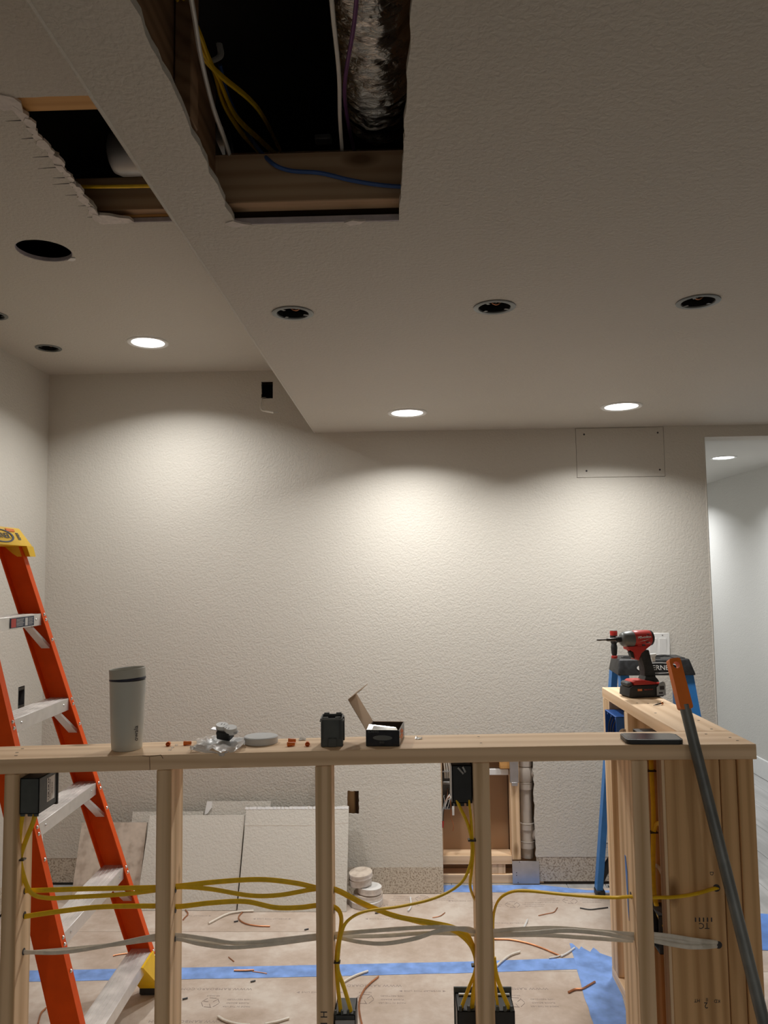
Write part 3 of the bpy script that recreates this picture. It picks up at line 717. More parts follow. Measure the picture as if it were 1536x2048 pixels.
def ink(par, s, px, py, Y, size, mode, ext=.0002):
    o = at(px, py, Y)-Vector((0,.0004,0))
    u, v = {'up': ((1,0,0),(0,0,1)), 'inv': ((-1,0,0),(0,0,-1)), 'down': ((0,0,-1),(1,0,0))}[mode]
    return add_text(B() if par is None else par, s, size, frame(o,u,v), ext)
b = ink(None,'H',647,2029,1.987,.024,'down'); ink(b,'F',647,2049,1.987,.024,'down'); subpart('pencil_letters', st3, b, M_INKD, HWL+st3.location)
b = ink(None,'TC',1408,1851,2.004,.020,'inv')
for k in range(5): ink(b,'\u25AE',1391+8*k,1840,2.004,.010,'inv')
ink(b,'2',1412,2010,2.004,.020,'inv'); ink(b,'II',1414,1999,2.004,.012,'inv'); ink(b,'HT',1394,2001,2.004,.011,'inv'); ink(b,'KD',1434,2002,2.004,.011,'inv'); ink(b,'D',1423,1747,2.004,.013,'down')
subpart('grade_stamp', cb1, b, M_INKD, HWL+cb1.location)
for sob, X, zz, sgn in [(st1,-.9935,[.665,.605,.515],1),(st2,-.6035,[.668,.618,.548],1),(st3,-.1990,[.665,.617,.55],1),(st5,.5475,[.652,.553],-1)]:
    b = B()
    for z in zz: b.lathe([(0,0),(.0085,0),(.0085,.0004),(0,.0004)], 16, (X+(.0002 if sgn>0 else -.0006),2.032,z), 'x')
    subpart('drill_hole', sob, b, M_INKD, HWL+sob.location)
b = B()
for px, py in [(1433,1776),(1437,1890)]:
    p = at(px,py,2.0036); b.lathe([(0,0),(.009,0),(.009,.0003),(0,.0003)], 16, p, 'y')
subpart('drill_hole', cb1, b, M_INKD, HWL+cb1.location)
# nail holes and knots on the top boards
b = B()
for px, py in [(45,1497),(34,1505),(32,1511)]: p = atz(px,py,capz(-1.0)+.0002); b.box(p.x-.004,p.x+.004,p.y-.0015,p.y+.0015,p.z,p.z+.0003)
for px, py in [(957,1473),(962,1486),(1412,1468),(1460,1475),(1475,1481)]: p = atz(px,py,1.0312); b.box(p.x-.003,p.x+.003,p.y-.002,p.y+.002,p.z,p.z+.0003)
for px, py in [(1274,1406),(1296,1407),(1316,1405),(1311,1426),(1397,1441),(1423,1458)]: p = atz(px,py,1.0311); b.box(p.x-.003,p.x+.003,p.y-.003,p.y+.003,p.z,p.z+.0003)
hw('nail_hole', b, M_INKD)
b = B()
for p, q in [((285,1511.5),(299,1513)),((299,1513),(300,1540)),((300,1513),(322,1510)),((322,1510),(326,1517))]:
    a_, c_ = at(*p,YF-.0003), at(*q,YF-.0003); b.tube([a_, c_], .0008, n=4)
hw('split', b, M_DWY, 'dark split in the plank front edge')
solo('tape_scrap', 'narrow scrap of blue tape stuck on the side of the right-hand stud', 'tape',
     B().slab([(2.076,.735),(2.066,.735),(2.056,.70),(2.056,.58),(2.062,.60),(2.074,.70)], [], 'yz', .5466, .0007), M_TAPED)

# ---------------------------------------------------------------- electrical boxes on the framing
def ebox(label, x0, x1, y0, y1, z0, z1, mat, open_, extra=None, group='electrical boxes on the studs'):
    c = Vector(((x0+x1)/2,(y0+y1)/2,z0)); t = thing('electrical_box', label, 'electrical box', c, group=group); k = .003
    w = {'-x':(x0,x0+k,y0,y1,z0,z1),'+x':(x1-k,x1,y0,y1,z0,z1),'-y':(x0,x1,y0,y0+k,z0,z1),'+y':(x0,x1,y1-k,y1,z0,z1),'-z':(x0,x1,y0,y1,z0,z0+k),'+z':(x0,x1,y0,y1,z1-k,z1)}
    w.pop(open_); b = B()
    for v in w.values(): b.box(*v, .0008)
    part('shell', t, b, mat, None, c)
    return t, c
t, c = ebox('dark electrical box with a white label at the top of the leftmost stud', -.9925,-.943,1.992,2.095,.868,.957, M_DGR, '+y')
part('rim', t, B().box(-.9925,-.940,2.090,2.097,.864,.960,.001), M_BLK, None, c)
lst = part('label_sticker', t, B().box(-.9430,-.9424,2.035,2.078,.885,.945), M_PAPER, 'white printed label', c)
b = B()
add_text(b, 'ELECTRICAL BOX', .0062, frame(Vector((-.9421,2.050,.915)),(0,0,-1),(0,1,0)) @ Matrix.Identity(4), .0001); add_text(b, '22.5 CU IN', .006, frame(Vector((-.9421,2.062,.915)),(0,0,-1),(0,1,0)), .0001)
for i in range(9): b.box(-.9424,-.9421,2.040,2.044,.890+.006*i,.892+.006*i+.002*(i%3))
part('label_print', lst, b, M_INKD, None, c+lst.location)
for x in (-.985,-.966,-.950): part('cable_tab', t, B().box(x-.006,x+.006,1.992,1.996,.862,.869,.001), M_DGR, None, c)
t, c = ebox('black electrical box at the top of the fourth stud, in front of the wall cut-out', .1035,.1535,1.995,2.085,.889,.982, M_BLK, '+y')
part('lit_side', t, B().box(.1022,.1034,1.996,2.084,.892,.980), M_GALV, None, c)  # back light on the black box's side, put in as a grey sheet
part('clamp_screw', t, B().cyl((.118,1.991,.978),(.132,1.993,.962),.003,n=8).cyl((.130,1.9905,.98),(.137,1.9925,.966),.003,n=8), M_STEEL, None, c)
for x in (.113,.128,.143): part('cable_tab', t, B().box(x-.005,x+.005,1.9945,1.998,.882,.890,.001), M_BLK, None, c)
t, c = ebox('grey electrical box low on the right side of the third stud', -.1965,-.1445,1.996,2.072,.300,.384, M_BOXP, '+y')
for x in (-.194,-.178,-.163,-.147): part('cable_tab', t, B().box(x-.003,x+.003,1.996,2.004,.382,.392,.001), M_DGR, None, c)
part('front_plate', t, B().box(-.195,-.146,1.9925,1.9955,.336,.372,.001), M_GALV, None, c)
t, c = ebox('wide black electrical box behind the fourth stud at the bottom of the picture', .1095,.256,2.078,2.170,.230,.349, M_BLK, '+y')
part('rim', t, B().box(.106,.2595,2.166,2.172,.226,.362,.001), M_DGR, None, c)
part('top_bar', t, B().cyl((.118,2.150,.352),(.252,2.150,.352),.0035,n=10), M_STEEL, None, c)
for x in (.118,.139,.158,.212,.231,.248): part('cable_tab', t, B().box(x-.004,x+.004,2.078,2.086,.347,.360,.001), M_DGR, None, c)
t, c = ebox('small dark electrical box on the reddish board deep in the corner', .623,.664,2.062,2.142,.495,.590, M_BOXP, '-x')
part('cable_tab', t, B().box(.636,.660,2.056,2.0615,.555,.583,.002), M_DGR, None, c)
t, c = ebox('open blue plastic electrical box at the end of the wing wall', .702,.790,2.715,2.862,.835,.966, M_BLUEB, '-x')
for y in (2.735,2.79,2.84): part('screw_boss', t, B().cyl((.705,y,.957),(.775,y,.957),.0045,n=10), M_BLUEB, None, c)
for i in range(3): part('coiled_wire', t, B().tube(smooth_pts([(.712,2.75+.03*i,.95),(.706,2.765+.03*i,.92),(.709,2.78+.028*i,.88),(.715,2.77+.03*i,.85),(.72,2.755+.03*i,.90)],5), .0022, n=6), M_BLK, None, c)
t, c = ebox('dark grey box with a metal clamp under the wing wall plank', .690,.760,2.34,2.47,.885,.975, M_BOXP, '-x')
part('clamp_screw', t, B().cyl((.70,2.36,.981),(.735,2.345,.979),.0035,n=8).cyl((.712,2.345,.978),(.712,2.338,.968),.006,n=10), M_STEEL, None, c)
t = thing('round_tag', 'round beige tag with black letters beside the blue box', 'tag', tuple(at(1246.5,1466,2.655)), rot=(0,0,0))
part('disc', t, B().lathe([(0,-.0005),(.0140,-.0005),(.0140,.0006),(0,.0006)], 28, (0,0,0), 'y'), M_BAREP)
part('lettering', t, add_text(B(), 'JUICE', .010, frame(Vector((.004,-.0008,0)),(0,0,1),(-1,0,0)), .0001), M_INKD)

# ---------------------------------------------------------------- cables through the studs
def cab(label, pts, mat=M_YEL, r=.0064, group='yellow cables through the half wall', flat=.5, wide=(0,0,1)):
    P = [at(*p) for p in pts]
    return wire('electrical_cable', label, P, r, mat, 'cable', group, flat, wide, 10, 7)
YC = 2.032
cab('yellow cable running highest between the left studs, ending in the wide black box', [(20,1782,YC),(36,1782,YC),(160,1778,YC),(308,1775,YC),(358,1772,YC),(430,1764,YC),(520,1759,YC),(590,1766,YC),(636,1776,YC),(672,1779,YC),(725,1806,2.02),(790,1832,2.0),(860,1845,1.996),(905,1855,2.0),(935,1872,2.03),(949,1905,2.06),(951,1940,2.08),(938,1975,2.085),(922,2018,2.092),(921,2030,2.095)])
cab('yellow cable dropping from the left electrical box and sagging between the first studs', [(46,1622,2.0),(40,1660,2.0),(38,1700,2.01),(45,1745,2.015),(62,1785,2.02),(95,1796,YC),(150,1794,YC),(240,1789,YC),(308,1781,YC),(358,1774,YC),(420,1778,YC),(500,1791,YC),(560,1790,YC),(632,1778,YC),(672,1781,2.037),(740,1815,2.035),(830,1842,2.02),(900,1858,2.02),(938,1885,2.045),(953,1920,2.07),(953,1950,2.085),(947,1985,2.088),(944,2020,2.093),(944,2032,2.095)])
cab('second yellow cable from the left electrical box, stapled down the leftmost stud', [(72,1622,2.02),(66,1645,2.01),(52,1680,2.01),(41,1715,2.012),(42,1755,2.015),(38,1776,2.02),(24,1784,2.03)], wide=(1,0,0))
cab('lowest yellow cable, waving between studs and dropping to the grey box by the third stud', [(20,1838,YC),(38,1835,YC),(110,1824,YC),(200,1814,YC),(308,1812,YC),(358,1813,YC),(420,1806,YC),(490,1803,YC),(550,1815,YC),(600,1815,YC),(636,1811,YC),(670,1815,YC),(682,1832,2.02),(681,1860,2.01),(675,1895,2.005),(673,1930,2.003),(676,1975,2.003),(681,2020,2.008),(682,2032,2.012)])
cab('yellow cable looping from the grey box up to the black box on the fourth stud', [(703,2030,2.012),(700,2015,2.008),(688,1975,2.004),(676,1940,2.0),(677,1905,2.0),(682,1870,2.005),(695,1842,2.01),(730,1823,2.0),(800,1813,1.99),(870,1796,1.985),(920,1768,1.985),(940,1730,1.985),(944,1690,1.985),(936,1650,1.988),(920,1615,1.994),(914,1600,2.0)])
cab('yellow cable dropping straight from the black box beside the fourth stud', [(937,1600,2.0),(941,1630,1.99),(944,1670,1.984),(946,1700,1.984),(943,1740,1.992),(940,1770,2.0),(946,1792,2.02),(953,1803,2.04),(970,1812,2.06)])
cab('yellow cable arching from right of the fourth stud into the right-hand stud and the corner', [(997,2032,2.095),(996,2018,2.093),(991,1975,2.085),(987,1930,2.08),(986,1870,2.06),(988,1825,2.04),(1000,1797,2.02),(1025,1783,2.01),(1060,1782,2.0),(1120,1788,1.995),(1180,1793,2.0),(1230,1795,2.02),(1264,1793,2.02),(1296,1795,1.998),(1312,1795,1.995),(1350,1794,1.994),(1390,1788,1.994),(1425,1778,1.997),(1436,1775,2.012)])
cab('short yellow cable slanting into the right of the wide black box', [(1023,2032,2.095),(1019,2018,2.091),(1005,1985,2.082),(993,1950,2.078),(988,1915,2.078)])
cab('yellow cable stapled down the reddish board in the corner, entering the small dark box', [(1302,1515,2.139),(1304,1560,2.139),(1307,1620,2.139),(1307,1680,2.139),(1306,1740,2.139),(1309,1790,2.139),(1318,1830,2.10),(1328,1849,2.065),(1331,1856,2.058)], wide=(1,0,0))
cab('short yellow cable end bending behind the pale board edge in the corner', [(1307,1665,2.136),(1313,1649,2.125),(1322,1648,2.11),(1332,1658,2.095),(1342,1672,2.08)])
G = 'grey cables through the half wall'
cab('upper grey cable sagging low between the second and third studs', [(18,1902,YC),(33,1903,YC),(120,1905,YC),(220,1890,YC),(308,1872,YC),(355,1870,YC),(410,1877,YC),(480,1887,YC),(560,1879,YC),(632,1871,YC),(668,1868,YC),(740,1862,2.02),(840,1855,2.0),(900,1855,1.99),(950,1863,2.02),(985,1862,YC),(1040,1858,2.02),(1110,1856,2.01),(1190,1862,2.01),(1264,1868,2.02),(1300,1868,1.996),(1340,1872,1.994),(1390,1880,1.994),(1425,1884,1.997),(1440,1886,2.015)], M_WHC, .0052, G)
cab('lower grey cable sagging lowest between the second and third studs', [(18,1907,2.036),(33,1907,2.036),(130,1899,2.04),(230,1889,2.04),(308,1879,2.036),(355,1878,2.036),(400,1888,2.03),(460,1895,2.025),(540,1889,2.03),(632,1877,2.036),(668,1874,2.036),(720,1884,2.02),(770,1887,2.0),(830,1877,1.99),(880,1861,1.985),(930,1857,2.0),(952,1862,2.03),(985,1868,2.036),(1060,1866,2.0),(1130,1861,1.99),(1200,1866,2.0),(1264,1876,2.02),(1300,1880,1.994),(1340,1888,1.992),(1380,1894,1.992),(1420,1893,1.994),(1440,1890,2.015)], M_WHC, .0052, G)
cab('third grey cable, lying just under the others right of the fourth stud', [(300,1876,2.044),(355,1874,2.044),(430,1885,2.05),(540,1883,2.05),(632,1876,2.044),(668,1873,2.044),(760,1872,2.05),(860,1866,2.05),(950,1869,2.044),(985,1871,2.044),(1080,1870,2.05),(1180,1876,2.05),(1264,1881,2.03),(1300,1876,1.999),(1340,1880,1.998),(1380,1886,1.998),(1422,1889,1.999),(1440,1889,2.015)], M_WHC, .0052, G)
cab('pale cable pair slanting through the knot-side hole in the corner', [(1310,1730,2.150),(1318,1736,2.137),(1328,1755,2.11),(1338,1770,2.085),(1346,1782,2.07)], M_CLOTHW, .0062, None)
def band(label, px, py, Y, w_, h_=.004):
    p = at(px,py,Y); return solo('cable_staple', label, 'staple', B().box(p.x-w_,p.x+w_,p.y-.004,p.y+.012,p.z-h_/2,p.z+h_/2,.001), M_DSTEEL, 'cable staples on the studs')
band('staple over the yellow cables on the leftmost stud', 40,1720,2.0,.011)
band('staple over the yellow cables left of the fourth stud, upper one', 944,1681,1.976,.010)
band('staple over the yellow cables left of the fourth stud, lower one', 950,1932,2.068,.009)
band('staple over the yellow cables right of the third stud', 674,1925,1.996,.008)
band('staple on the yellow cable high on the reddish corner board', 1303,1542,2.132,.013)
band('staple on the yellow cable halfway down the reddish corner board', 1307,1665,2.132,.012)

# ================================================================ THINGS ON THE PLANK TOP
# tumbler
zc = capz(-.747)
t = thing('tumbler', 'tall off-white insulated tumbler with a dark ring, standing on the plank top', 'tumbler', (-.747,2.068,zc+.0005))
prof = [(0,.0),(.0365,.0),(.039,.003)]+[(.039+.0072*(i/12)**.8, .003+.180*i/12) for i in range(1,13)]
prof[-1] = (.0462,.1795)
tbody = part('body', t, B().lathe(prof+[(0,.1795)], 48), M_WARMW)
tilt = Matrix.Translation((0,0,.183)) @ Matrix.Rotation(math.radians(-3.5),4,'Y') @ Matrix.Translation((0,0,-.183))
part('seal_ring', t, B().lathe([(0,.1798),(.0455,.1798),(.0468,.1815),(.0468,.1845),(.0458,.1862),(0,.1862)], 48).xf(tilt), M_NAVY, 'navy ring under the lid')
part('lid', t, B().lathe([(0,.1863),(.0462,.1863),(.0462,.209),(.0448,.2105),(.0425,.209),(.041,.200),(0,.199)], 48).xf(tilt), M_LIDW)
def wrap_text(s, size, rad, ang, z0, vertical=True):
    me = text_mesh(s, size, .0002); 
    for v in me.vertices:
        x, y, z = v.co       # text runs upward: x -> height, y -> round the body
        a = ang - y/rad; r = rad(z0) if callable(rad) else rad
        rr = r+.0004+z; v.co = (rr*math.cos(a), rr*math.sin(a), z0+x)
    return me
b = B(); me = wrap_text('owala', .017, .0425, math.radians(-38), .045); b.bm.from_mesh(me); bpy.data.meshes.remove(me)
sub('lettering', tbody, b, M_INKD)
# round lid
zc = capz(-.398)
t = thing('plastic_disc', 'round pale grey plastic disc lying flat on the plank top', 'disc', (-.397,2.098,zc+.0004), rot=(0,math.radians(-2.0)*0,0))
part('rim', t, B().lathe([(0,0),(.0435,0),(.045,.0015),(.045,.0165),(.0438,.018),(.0,.018)], 48), M_LIDG)
part('top_disc', t, B().lathe([(0,.0181),(.041,.0181),(.041,.0186),(0,.0188)], 40), M_LIDG)
# single gang box
zc = capz(-.2)
t = thing('gang_box', 'empty dark grey single-gang box standing open-end up on the plank top', 'electrical box', (-.2025,2.062,zc+.0004), rz=.05)
k = .0028; X, Y, Z = .0280, .0340, .0735
b = B().box(-X,X,-Y,Y,0,.003,.001)
for v in [(-X,-X+k,-Y,Y),(X-k,X,-Y,Y),(-X,X,-Y,-Y+k),(-X,X,Y-k,Y)]: b.box(*v,.002,Z-.002,.0006)
part('shell', t, b, M_DGR)
b = B()
for sx in (-1,1): b.box(sx*X-.003,sx*X+.003,-Y-.0015,Y+.0015,Z-.010,Z-.007,.0006)
b.box(-X-.0015,X+.0015,-Y-.0022,-Y,Z-.006,Z-.002,.0008)
part('rim', t, b, M_RIMG)
for sx in (-1,1):
    for sy in (-1,1): part('corner_tab', t, B().box(sx*.016-.007,sx*.016+.007,sy*(Y-.001)-.0022,sy*(Y-.001)+.0022,Z-.003,Z+.0015,.0006), M_RIMG)
part('nail_boss', t, B().box(-.009,.012,-Y-.0058,-Y,.0005,.022,.001), M_DGR); part('nail_boss', t, B().box(X,X+.004,-.008,.008,.01,.07,.001), M_DGR)
part('lining', t, B().box(-X+k,X-k,-Y+k,Y-k,.0031,.0040).box(-X+k,X-k,Y-k-.0008,Y-k,.004,Z-.006), M_BLK)
part('side_rib', t, B().box(-X+.004,-X+.007,-Y-.0012,-Y,.02,.074).box(X-.010,X-.004,-Y-.0012,-Y,.02,.074), M_BOXP)
# carton with an open lid
zc = capz(-.07)
CT = thing('carton', 'small black printed carton with its brown flap lid standing open', 'box', (-.064,2.078,zc+.0005), rz=-.10)
X, Y, Z, k = .043, .060, .040, .0012
b = B()
for v in [(-X,-X+k,-Y,Y),(X-k,X,-Y,Y),(-X,X,-Y,-Y+k),(-X,X,Y-k,Y)]: b.box(*v,0,Z)
b.box(-X,X,-Y,Y,0,.0015); tray = part('tray', CT, b, M_CART)
b = B()
for v in [(-X+k,-X+2*k,-Y+k,Y-k),(X-2*k,X-k,-Y+k,Y-k),(-X+k,X-k,-Y+k,-Y+2*k),(-X+k,X-k,Y-2*k,Y-k)]: b.box(*v,.0016,Z-.0003)
part('lining', CT, b, M_CARTI, 'dark brown inside')
def quad_sheet(p, q, r, s, th=.0012): return B().hexa([p,q,r,s], [tuple(Vector(v)+Vector((p[0]-p[0],0,0))+(Vector(q)-Vector(p)).cross(Vector(s)-Vector(p)).normalized()*th) for v in (p,q,r,s)])
part('lid_flap', CT, quad_sheet((-X,-Y,Z),(-X,Y,Z),(-X-.046,Y,Z+.076),(-X-.046,-Y,Z+.076)), M_KRAFT, 'open brown lid')
part('tuck_flap', CT, quad_sheet((-X-.046,-Y+.003,Z+.0765),(-X-.046,Y-.003,Z+.0765),(-X-.012,Y-.006,Z+.101),(-X-.012,-Y+.006,Z+.101)), M_KRAFT)
part('dust_flap', CT, quad_sheet((-X+.002,-Y,Z),(X-.004,-Y,Z),(X-.012,-Y+.030,Z+.001),(-X+.004,-Y+.030,Z+.008)), M_SILV, 'shiny folded-in flap')
part('back_flap', CT, quad_sheet((-X+.004,Y,Z),(X-.002,Y,Z),(X-.006,Y-.012,Z+.002),(-X+.008,Y-.012,Z+.002)), M_KRAFT)
b = B(); b.lathe([(0,-.0003),(.020,-.0003),(.020,.0001),(0,.0001)], 28, (0,-Y-.0001,.021), 'y', sx=1.25, sy=.32)
sub('graphic', tray, b, M_GPOLE, 'grey oval picture on the front')
b = B(); add_text(b, 'SCREWS', .0075, frame(Vector((-.024,-Y-.0004,.036)),(1,0,0),(0,0,1)), .0001); add_text(b, '||||||||', .006, frame(Vector((-.002,-Y-.0004,.010)),(1,0,0),(0,0,1)), .0001)
sub('printing', tray, b, M_GPOLE)
b = B()
for i in range(26):
    y, z = R.uniform(-.053,.05), R.uniform(.006,.036); b.box(X,X+.0003,y-R.uniform(.002,.007),y+.004,z-.003,z+R.uniform(.001,.005))
sub('graphic', tray, b, M_ORG, 'orange printing on the side')
# wire nuts
def nut(px, py, yaw, pitch, label):
    p = atz(px, py, capz(at(px,py,2.08).x)+.0055)
    t = thing('wire_nut', label, 'wire nut', p, rot=(pitch,0,yaw), group='orange wire nuts on the plank top')
    part('shell', t, B().lathe([(.0040,.010),(.0046,.009),(.0052,-.004),(.0058,-.006),(.0060,-.010),(.0052,-.010),(.0048,-.002),(0,.0)], 16, (0,0,0), 'y'), M_WNUT)
    part('rib', t, B().box(-.0066,.0066,-.009,.002,-.0008,.0008,.0003), M_WNUT)
nut(337,1487,.15,0,'orange wire nut nearest the tumbler, its open end facing the camera')
nut(375,1486,-1.45,0,'orange wire nut between the tumbler and the plastic bag, lying sideways')
p_ = None
nut(584,1481,-1.5,0,'orange wire nut right of the round lid, the farther one of a touching pair')
nut(582,1488,-1.35,0,'orange wire nut right of the round lid, the nearer one of a touching pair')
nut(615,1487,.1,0,'single orange wire nut just left of the grey gang box')
def scrap(px, py, label, m, s=.006, name='foil_scrap', cat='scrap'):
    zc = capz(at(px,py,2.08).x); p = atz(px,py,zc)
    g = [[(p.x+s*(i-1.5)*.8+R.uniform(-.2,.2)*s, p.y+s*(j-1)*1.1, zc+.0008+abs(noise.noise(Vector((i*1.3+px,j*1.7,0))))*s*1.3) for i in range(4)] for j in range(3)]
    return solo(name, label, cat, B().sheet(g, .0006), m, 'silver foil scraps on the plank top')
scrap(605,1480,'silver foil scrap beside the paired orange wire nuts', M_SILV, .0075)
scrap(838,1478,'silver foil scrap right of the black carton', M_SILV, .0075)
def gem(px, py, label):
    zc = capz(at(px,py,2.06).x); p = atz(px,py,zc)
    return solo('plastic_bit', label, 'plastic bit', B().box(p.x-.004,p.x+.004,p.y-.003,p.y+.003,zc+.0003,zc+.0035,.0012), M_GEM, 'clear plastic bits on the plank top')
gem(340,1501,'clear plastic bit nearest the front edge of the plank'); gem(345,1496,'clear plastic bit in the middle of the three'); gem(353,1491,'clear plastic bit farthest from the front edge')
# plastic bag with trim plate, and a receptacle on it
BG = thing('plastic_bag', 'crumpled clear plastic bag holding a white cover plate on the plank top', 'bag', (-.500,2.085,capz(-.5)+.0005)); bl = BG.location.copy()
part('cover_plate', BG, B().hexa([(-.55,2.05,capz(-.5)+.002),(-.455,2.035,capz(-.5)+.002),(-.445,2.135,capz(-.5)+.004),(-.53,2.14,capz(-.5)+.004)], [(-.55,2.05,capz(-.5)+.006),(-.455,2.035,capz(-.5)+.006),(-.445,2.135,capz(-.5)+.009),(-.53,2.14,capz(-.5)+.009)]), M_WHT, None, bl)
g = []
for j in range(13):
    row = []
    for i in range(17):
        u, v = i/16, j/12
        x = -.566+.128*u+.010*math.sin(v*5); y = 2.0+.135*v+.012*math.sin(u*6)-.004
        z = capz(-.5)+.011+.010*noise.noise(Vector((u*7,v*6,1.7)))+.004*noise.noise(Vector((u*19,v*17,4)))
        if v < .08: z -= .006
        row.append((x,y,max(z,capz(-.5)+.002)))
    g.append(row)
part('film', BG, B().sheet(g, .0004), M_BAG, 'crinkled transparent film', bl)
part('film_edge', BG, B().tube(smooth_pts([(-.566,2.045,1.016),(-.562,2.015,1.026),(-.535,2.0,1.022),(-.505,1.995,1.018),(-.475,1.985,1.014),(-.462,1.993,1.018)],5), [.004]*26, n=7, flat=.5), M_BAG, None, bl)
RC = thing('receptacle', 'white-faced black-bodied duplex outlet lying on the plastic bag', 'outlet', (-.488,2.080,capz(-.488)+.024), rot=(math.radians(16),math.radians(6),-.25))
part('body', RC, B().box(-.022,.018,-.012,.016,-.008,.016,.003), M_BLK)
rface = part('face', RC, B().lathe([(0,.026),(.0165,.026),(.0175,.024),(.0175,.010)], 24, (-.014,.010,0), sy=.85).lathe([(0,.026),(.0165,.026),(.0175,.024),(.0175,.010)], 24, (.014,.004,0), sy=.85), M_WHT, 'white outlet face')
part('yoke', RC, B().box(-.040,.036,-.006,.008,.0145,.0165,.0004), M_GALV)
sub('slot', rface, B().box(-.017,-.016,.008,.015,.0262,.0266).box(-.009,-.008,.008,.015,.0262,.0266).box(.004,.005,-.008,-.001,.0262,.0266).box(.012,.013,-.008,-.001,.0262,.0266), M_INKD)
part('terminal_screw', RC, B().lathe([(0,-.026),(.004,-.026),(.004,-.022)], 10, (0,0,.004), 'x'), plain('green_screw', (.03,.25,.2), .4))
# phone
zc = capz(.61)
PH = thing('phone', 'black smartphone in a case lying face up on the plank top', 'phone', (.612,2.031,zc+.0004), rz=-.06)
def rrect(w, h, r, n=6): return [(sx*(w/2-r)+r*math.cos(a0+k*PI/2/n), sy*(h/2-r)+r*math.sin(a0+k*PI/2/n)) for sx, sy, a0 in [(1,1,0),(-1,1,PI/2),(-1,-1,PI),(1,-1,3*PI/2)] for k in range(n+1)]
pcase = part('case', PH, B().prism(rrect(.140,.083,.012), 'xy', 0, .0112, .0025), M_BLK)
part('screen', PH, B().prism(rrect(.131,.074,.009), 'xy', .0113, .0117), M_SCR)
sub('camera_dot', pcase, B().lathe([(0,.0119),(.0018,.0119),(.0018,.0117)], 10, (-.058,-.012,0)), M_INKD)
# screw on the wing
zc = 1.031; p0 = Vector((.800,2.54,zc))
p0 = atz(1318,1411,zc)
SCW = thing('screw', 'loose wood screw lying on the wing wall plank', 'screw', p0)
part('shank', SCW, B().tube([(-.022,-.012,.0022),(-.008,-.004,.004),(.008,.005,.0058)], [.0006,.0024,.0024], n=8), M_DSTEEL)
part('head', SCW, B().tube([(.008,.005,.0058),(.0125,.0075,.0065),(.0135,.008,.0066)], [.0024,.0052,.0052], n=12), M_COP)

# ---------------------------------------------------------------- impact driver
DR = thing('impact_driver', 'red and black cordless impact driver standing on the wing wall plank', 'power tool', (.800,2.742,1.0315), rz=math.radians(13)); DR.scale = (.93,.95,.935)
dbat = part('battery', DR, B().prism([(-.070,.006),(-.060,0),(.066,0),(.074,.006),(.074,.038),(.066,.044),(-.052,.044),(-.066,.036)], 'xz', -.037, .037, .004), M_BLK)
part('battery_latch', DR, B().box(-.069,-.048,-.030,.030,.037,.056,.006), M_BOXP)
part('foot', DR, B().prism([(-.046,.0445),(-.050,.056),(-.040,.062),(.000,.062),(.020,.053),(.062,.051),(.056,.0445)], 'xz', -.034, .034, .004), M_RED)
part('foot_cap', DR, B().prism([(.000,.060),(.062,.052),(.056,.062),(.044,.074),(.006,.074)], 'xz', -.024, .024, .004), M_BLK)
part('handle', DR, B().prism([(.006,.066),(.052,.066),(.047,.085),(.035,.128),(.028,.168),(-.012,.168),(-.006,.150),(.004,.108),(.006,.085)], 'xz', -.019, .019, .007), M_RUB)
part('grip_frame', DR, B().prism([(-.058,.183),(-.056,.172),(-.034,.166),(-.026,.134),(-.014,.132),(-.009,.160),(.020,.176),(.038,.186)], 'xz', -.020, .020, .004), M_RED)
part('trigger', DR, B().prism([(-.046,.162),(-.040,.145),(-.031,.138),(-.022,.140),(-.020,.166),(-.030,.170)], 'xz', -.010, .010, .003), M_BLK)
dhou = part('housing', DR, B().lathe([(0,-.030),(.026,-.030),(.0285,-.026),(.0295,-.010),(.0295,.030),(.0280,.038),(0,.038)], 36, (0,0,.211), 'x').box(-.022,.034,-.020,.020,.180,.200,.006), M_RED)
part('motor_cap', DR, B().lathe([(0,.0382),(.0285,.0382),(.0275,.046),(.022,.050),(0,.050)], 32, (0,0,.211), 'x'), M_BLK)
part('gear_case', DR, B().lathe([(0,-.0305),(.0300,-.0305),(.0305,-.040),(.0285,-.055),(.0265,-.066),(.022,-.073),(.014,-.076),(0,-.076)], 36, (0,0,.209), 'x'), M_GPOLE)
part('collet', DR, B().lathe([(0,-.0762),(.010,-.0762),(.0115,-.082),(.0115,-.092),(.009,-.094),(0,-.094)], 20, (0,0,.209), 'x'), M_BLK)
part('bit_holder', DR, B().lathe([(0,-.0942),(.0055,-.0942),(.0060,-.100),(.0060,-.128),(.0045,-.132),(0,-.132)], 16, (0,0,.209), 'x'), M_DSTEEL)
part('driver_bit', DR, B().lathe([(0,-.1322),(.0032,-.1322),(.0028,-.150),(.0036,-.160),(.0030,-.168),(0,-.174)], 10, (0,0,.209), 'x'), M_DSTEEL)
sub('vent_slot', dhou, B().box(.010,.020,-.0300,-.0285,.196,.200).box(.014,.024,-.0302,-.028,.226,.229).box(-.006,.006,-.0304,-.028,.185,.191), M_INKD)
dclip = part('belt_clip', DR, B().prism([(.038,.006),(.074,.006),(.074,.044),(.070,.053),(.062,.056),(.050,.052),(.046,.040),(.038,.036)], 'xz', -.0415, -.0395, .0005).box(.040,.074,-.040,-.036,.020,.036), M_STEEL, 'bent metal belt clip')
sub('clip_hole', dclip, B().box(.050,.068,-.0418,-.0412,.026,.040).box(.046,.062,-.0418,-.0412,.012,.018), M_INKD)
b = B(); add_text(b, 'Milwaukee', .0125, frame(Vector((.004,-.0300,.2165)),(1,0,.06),(0,0,1)) @ Matrix.Identity(4), .0012)
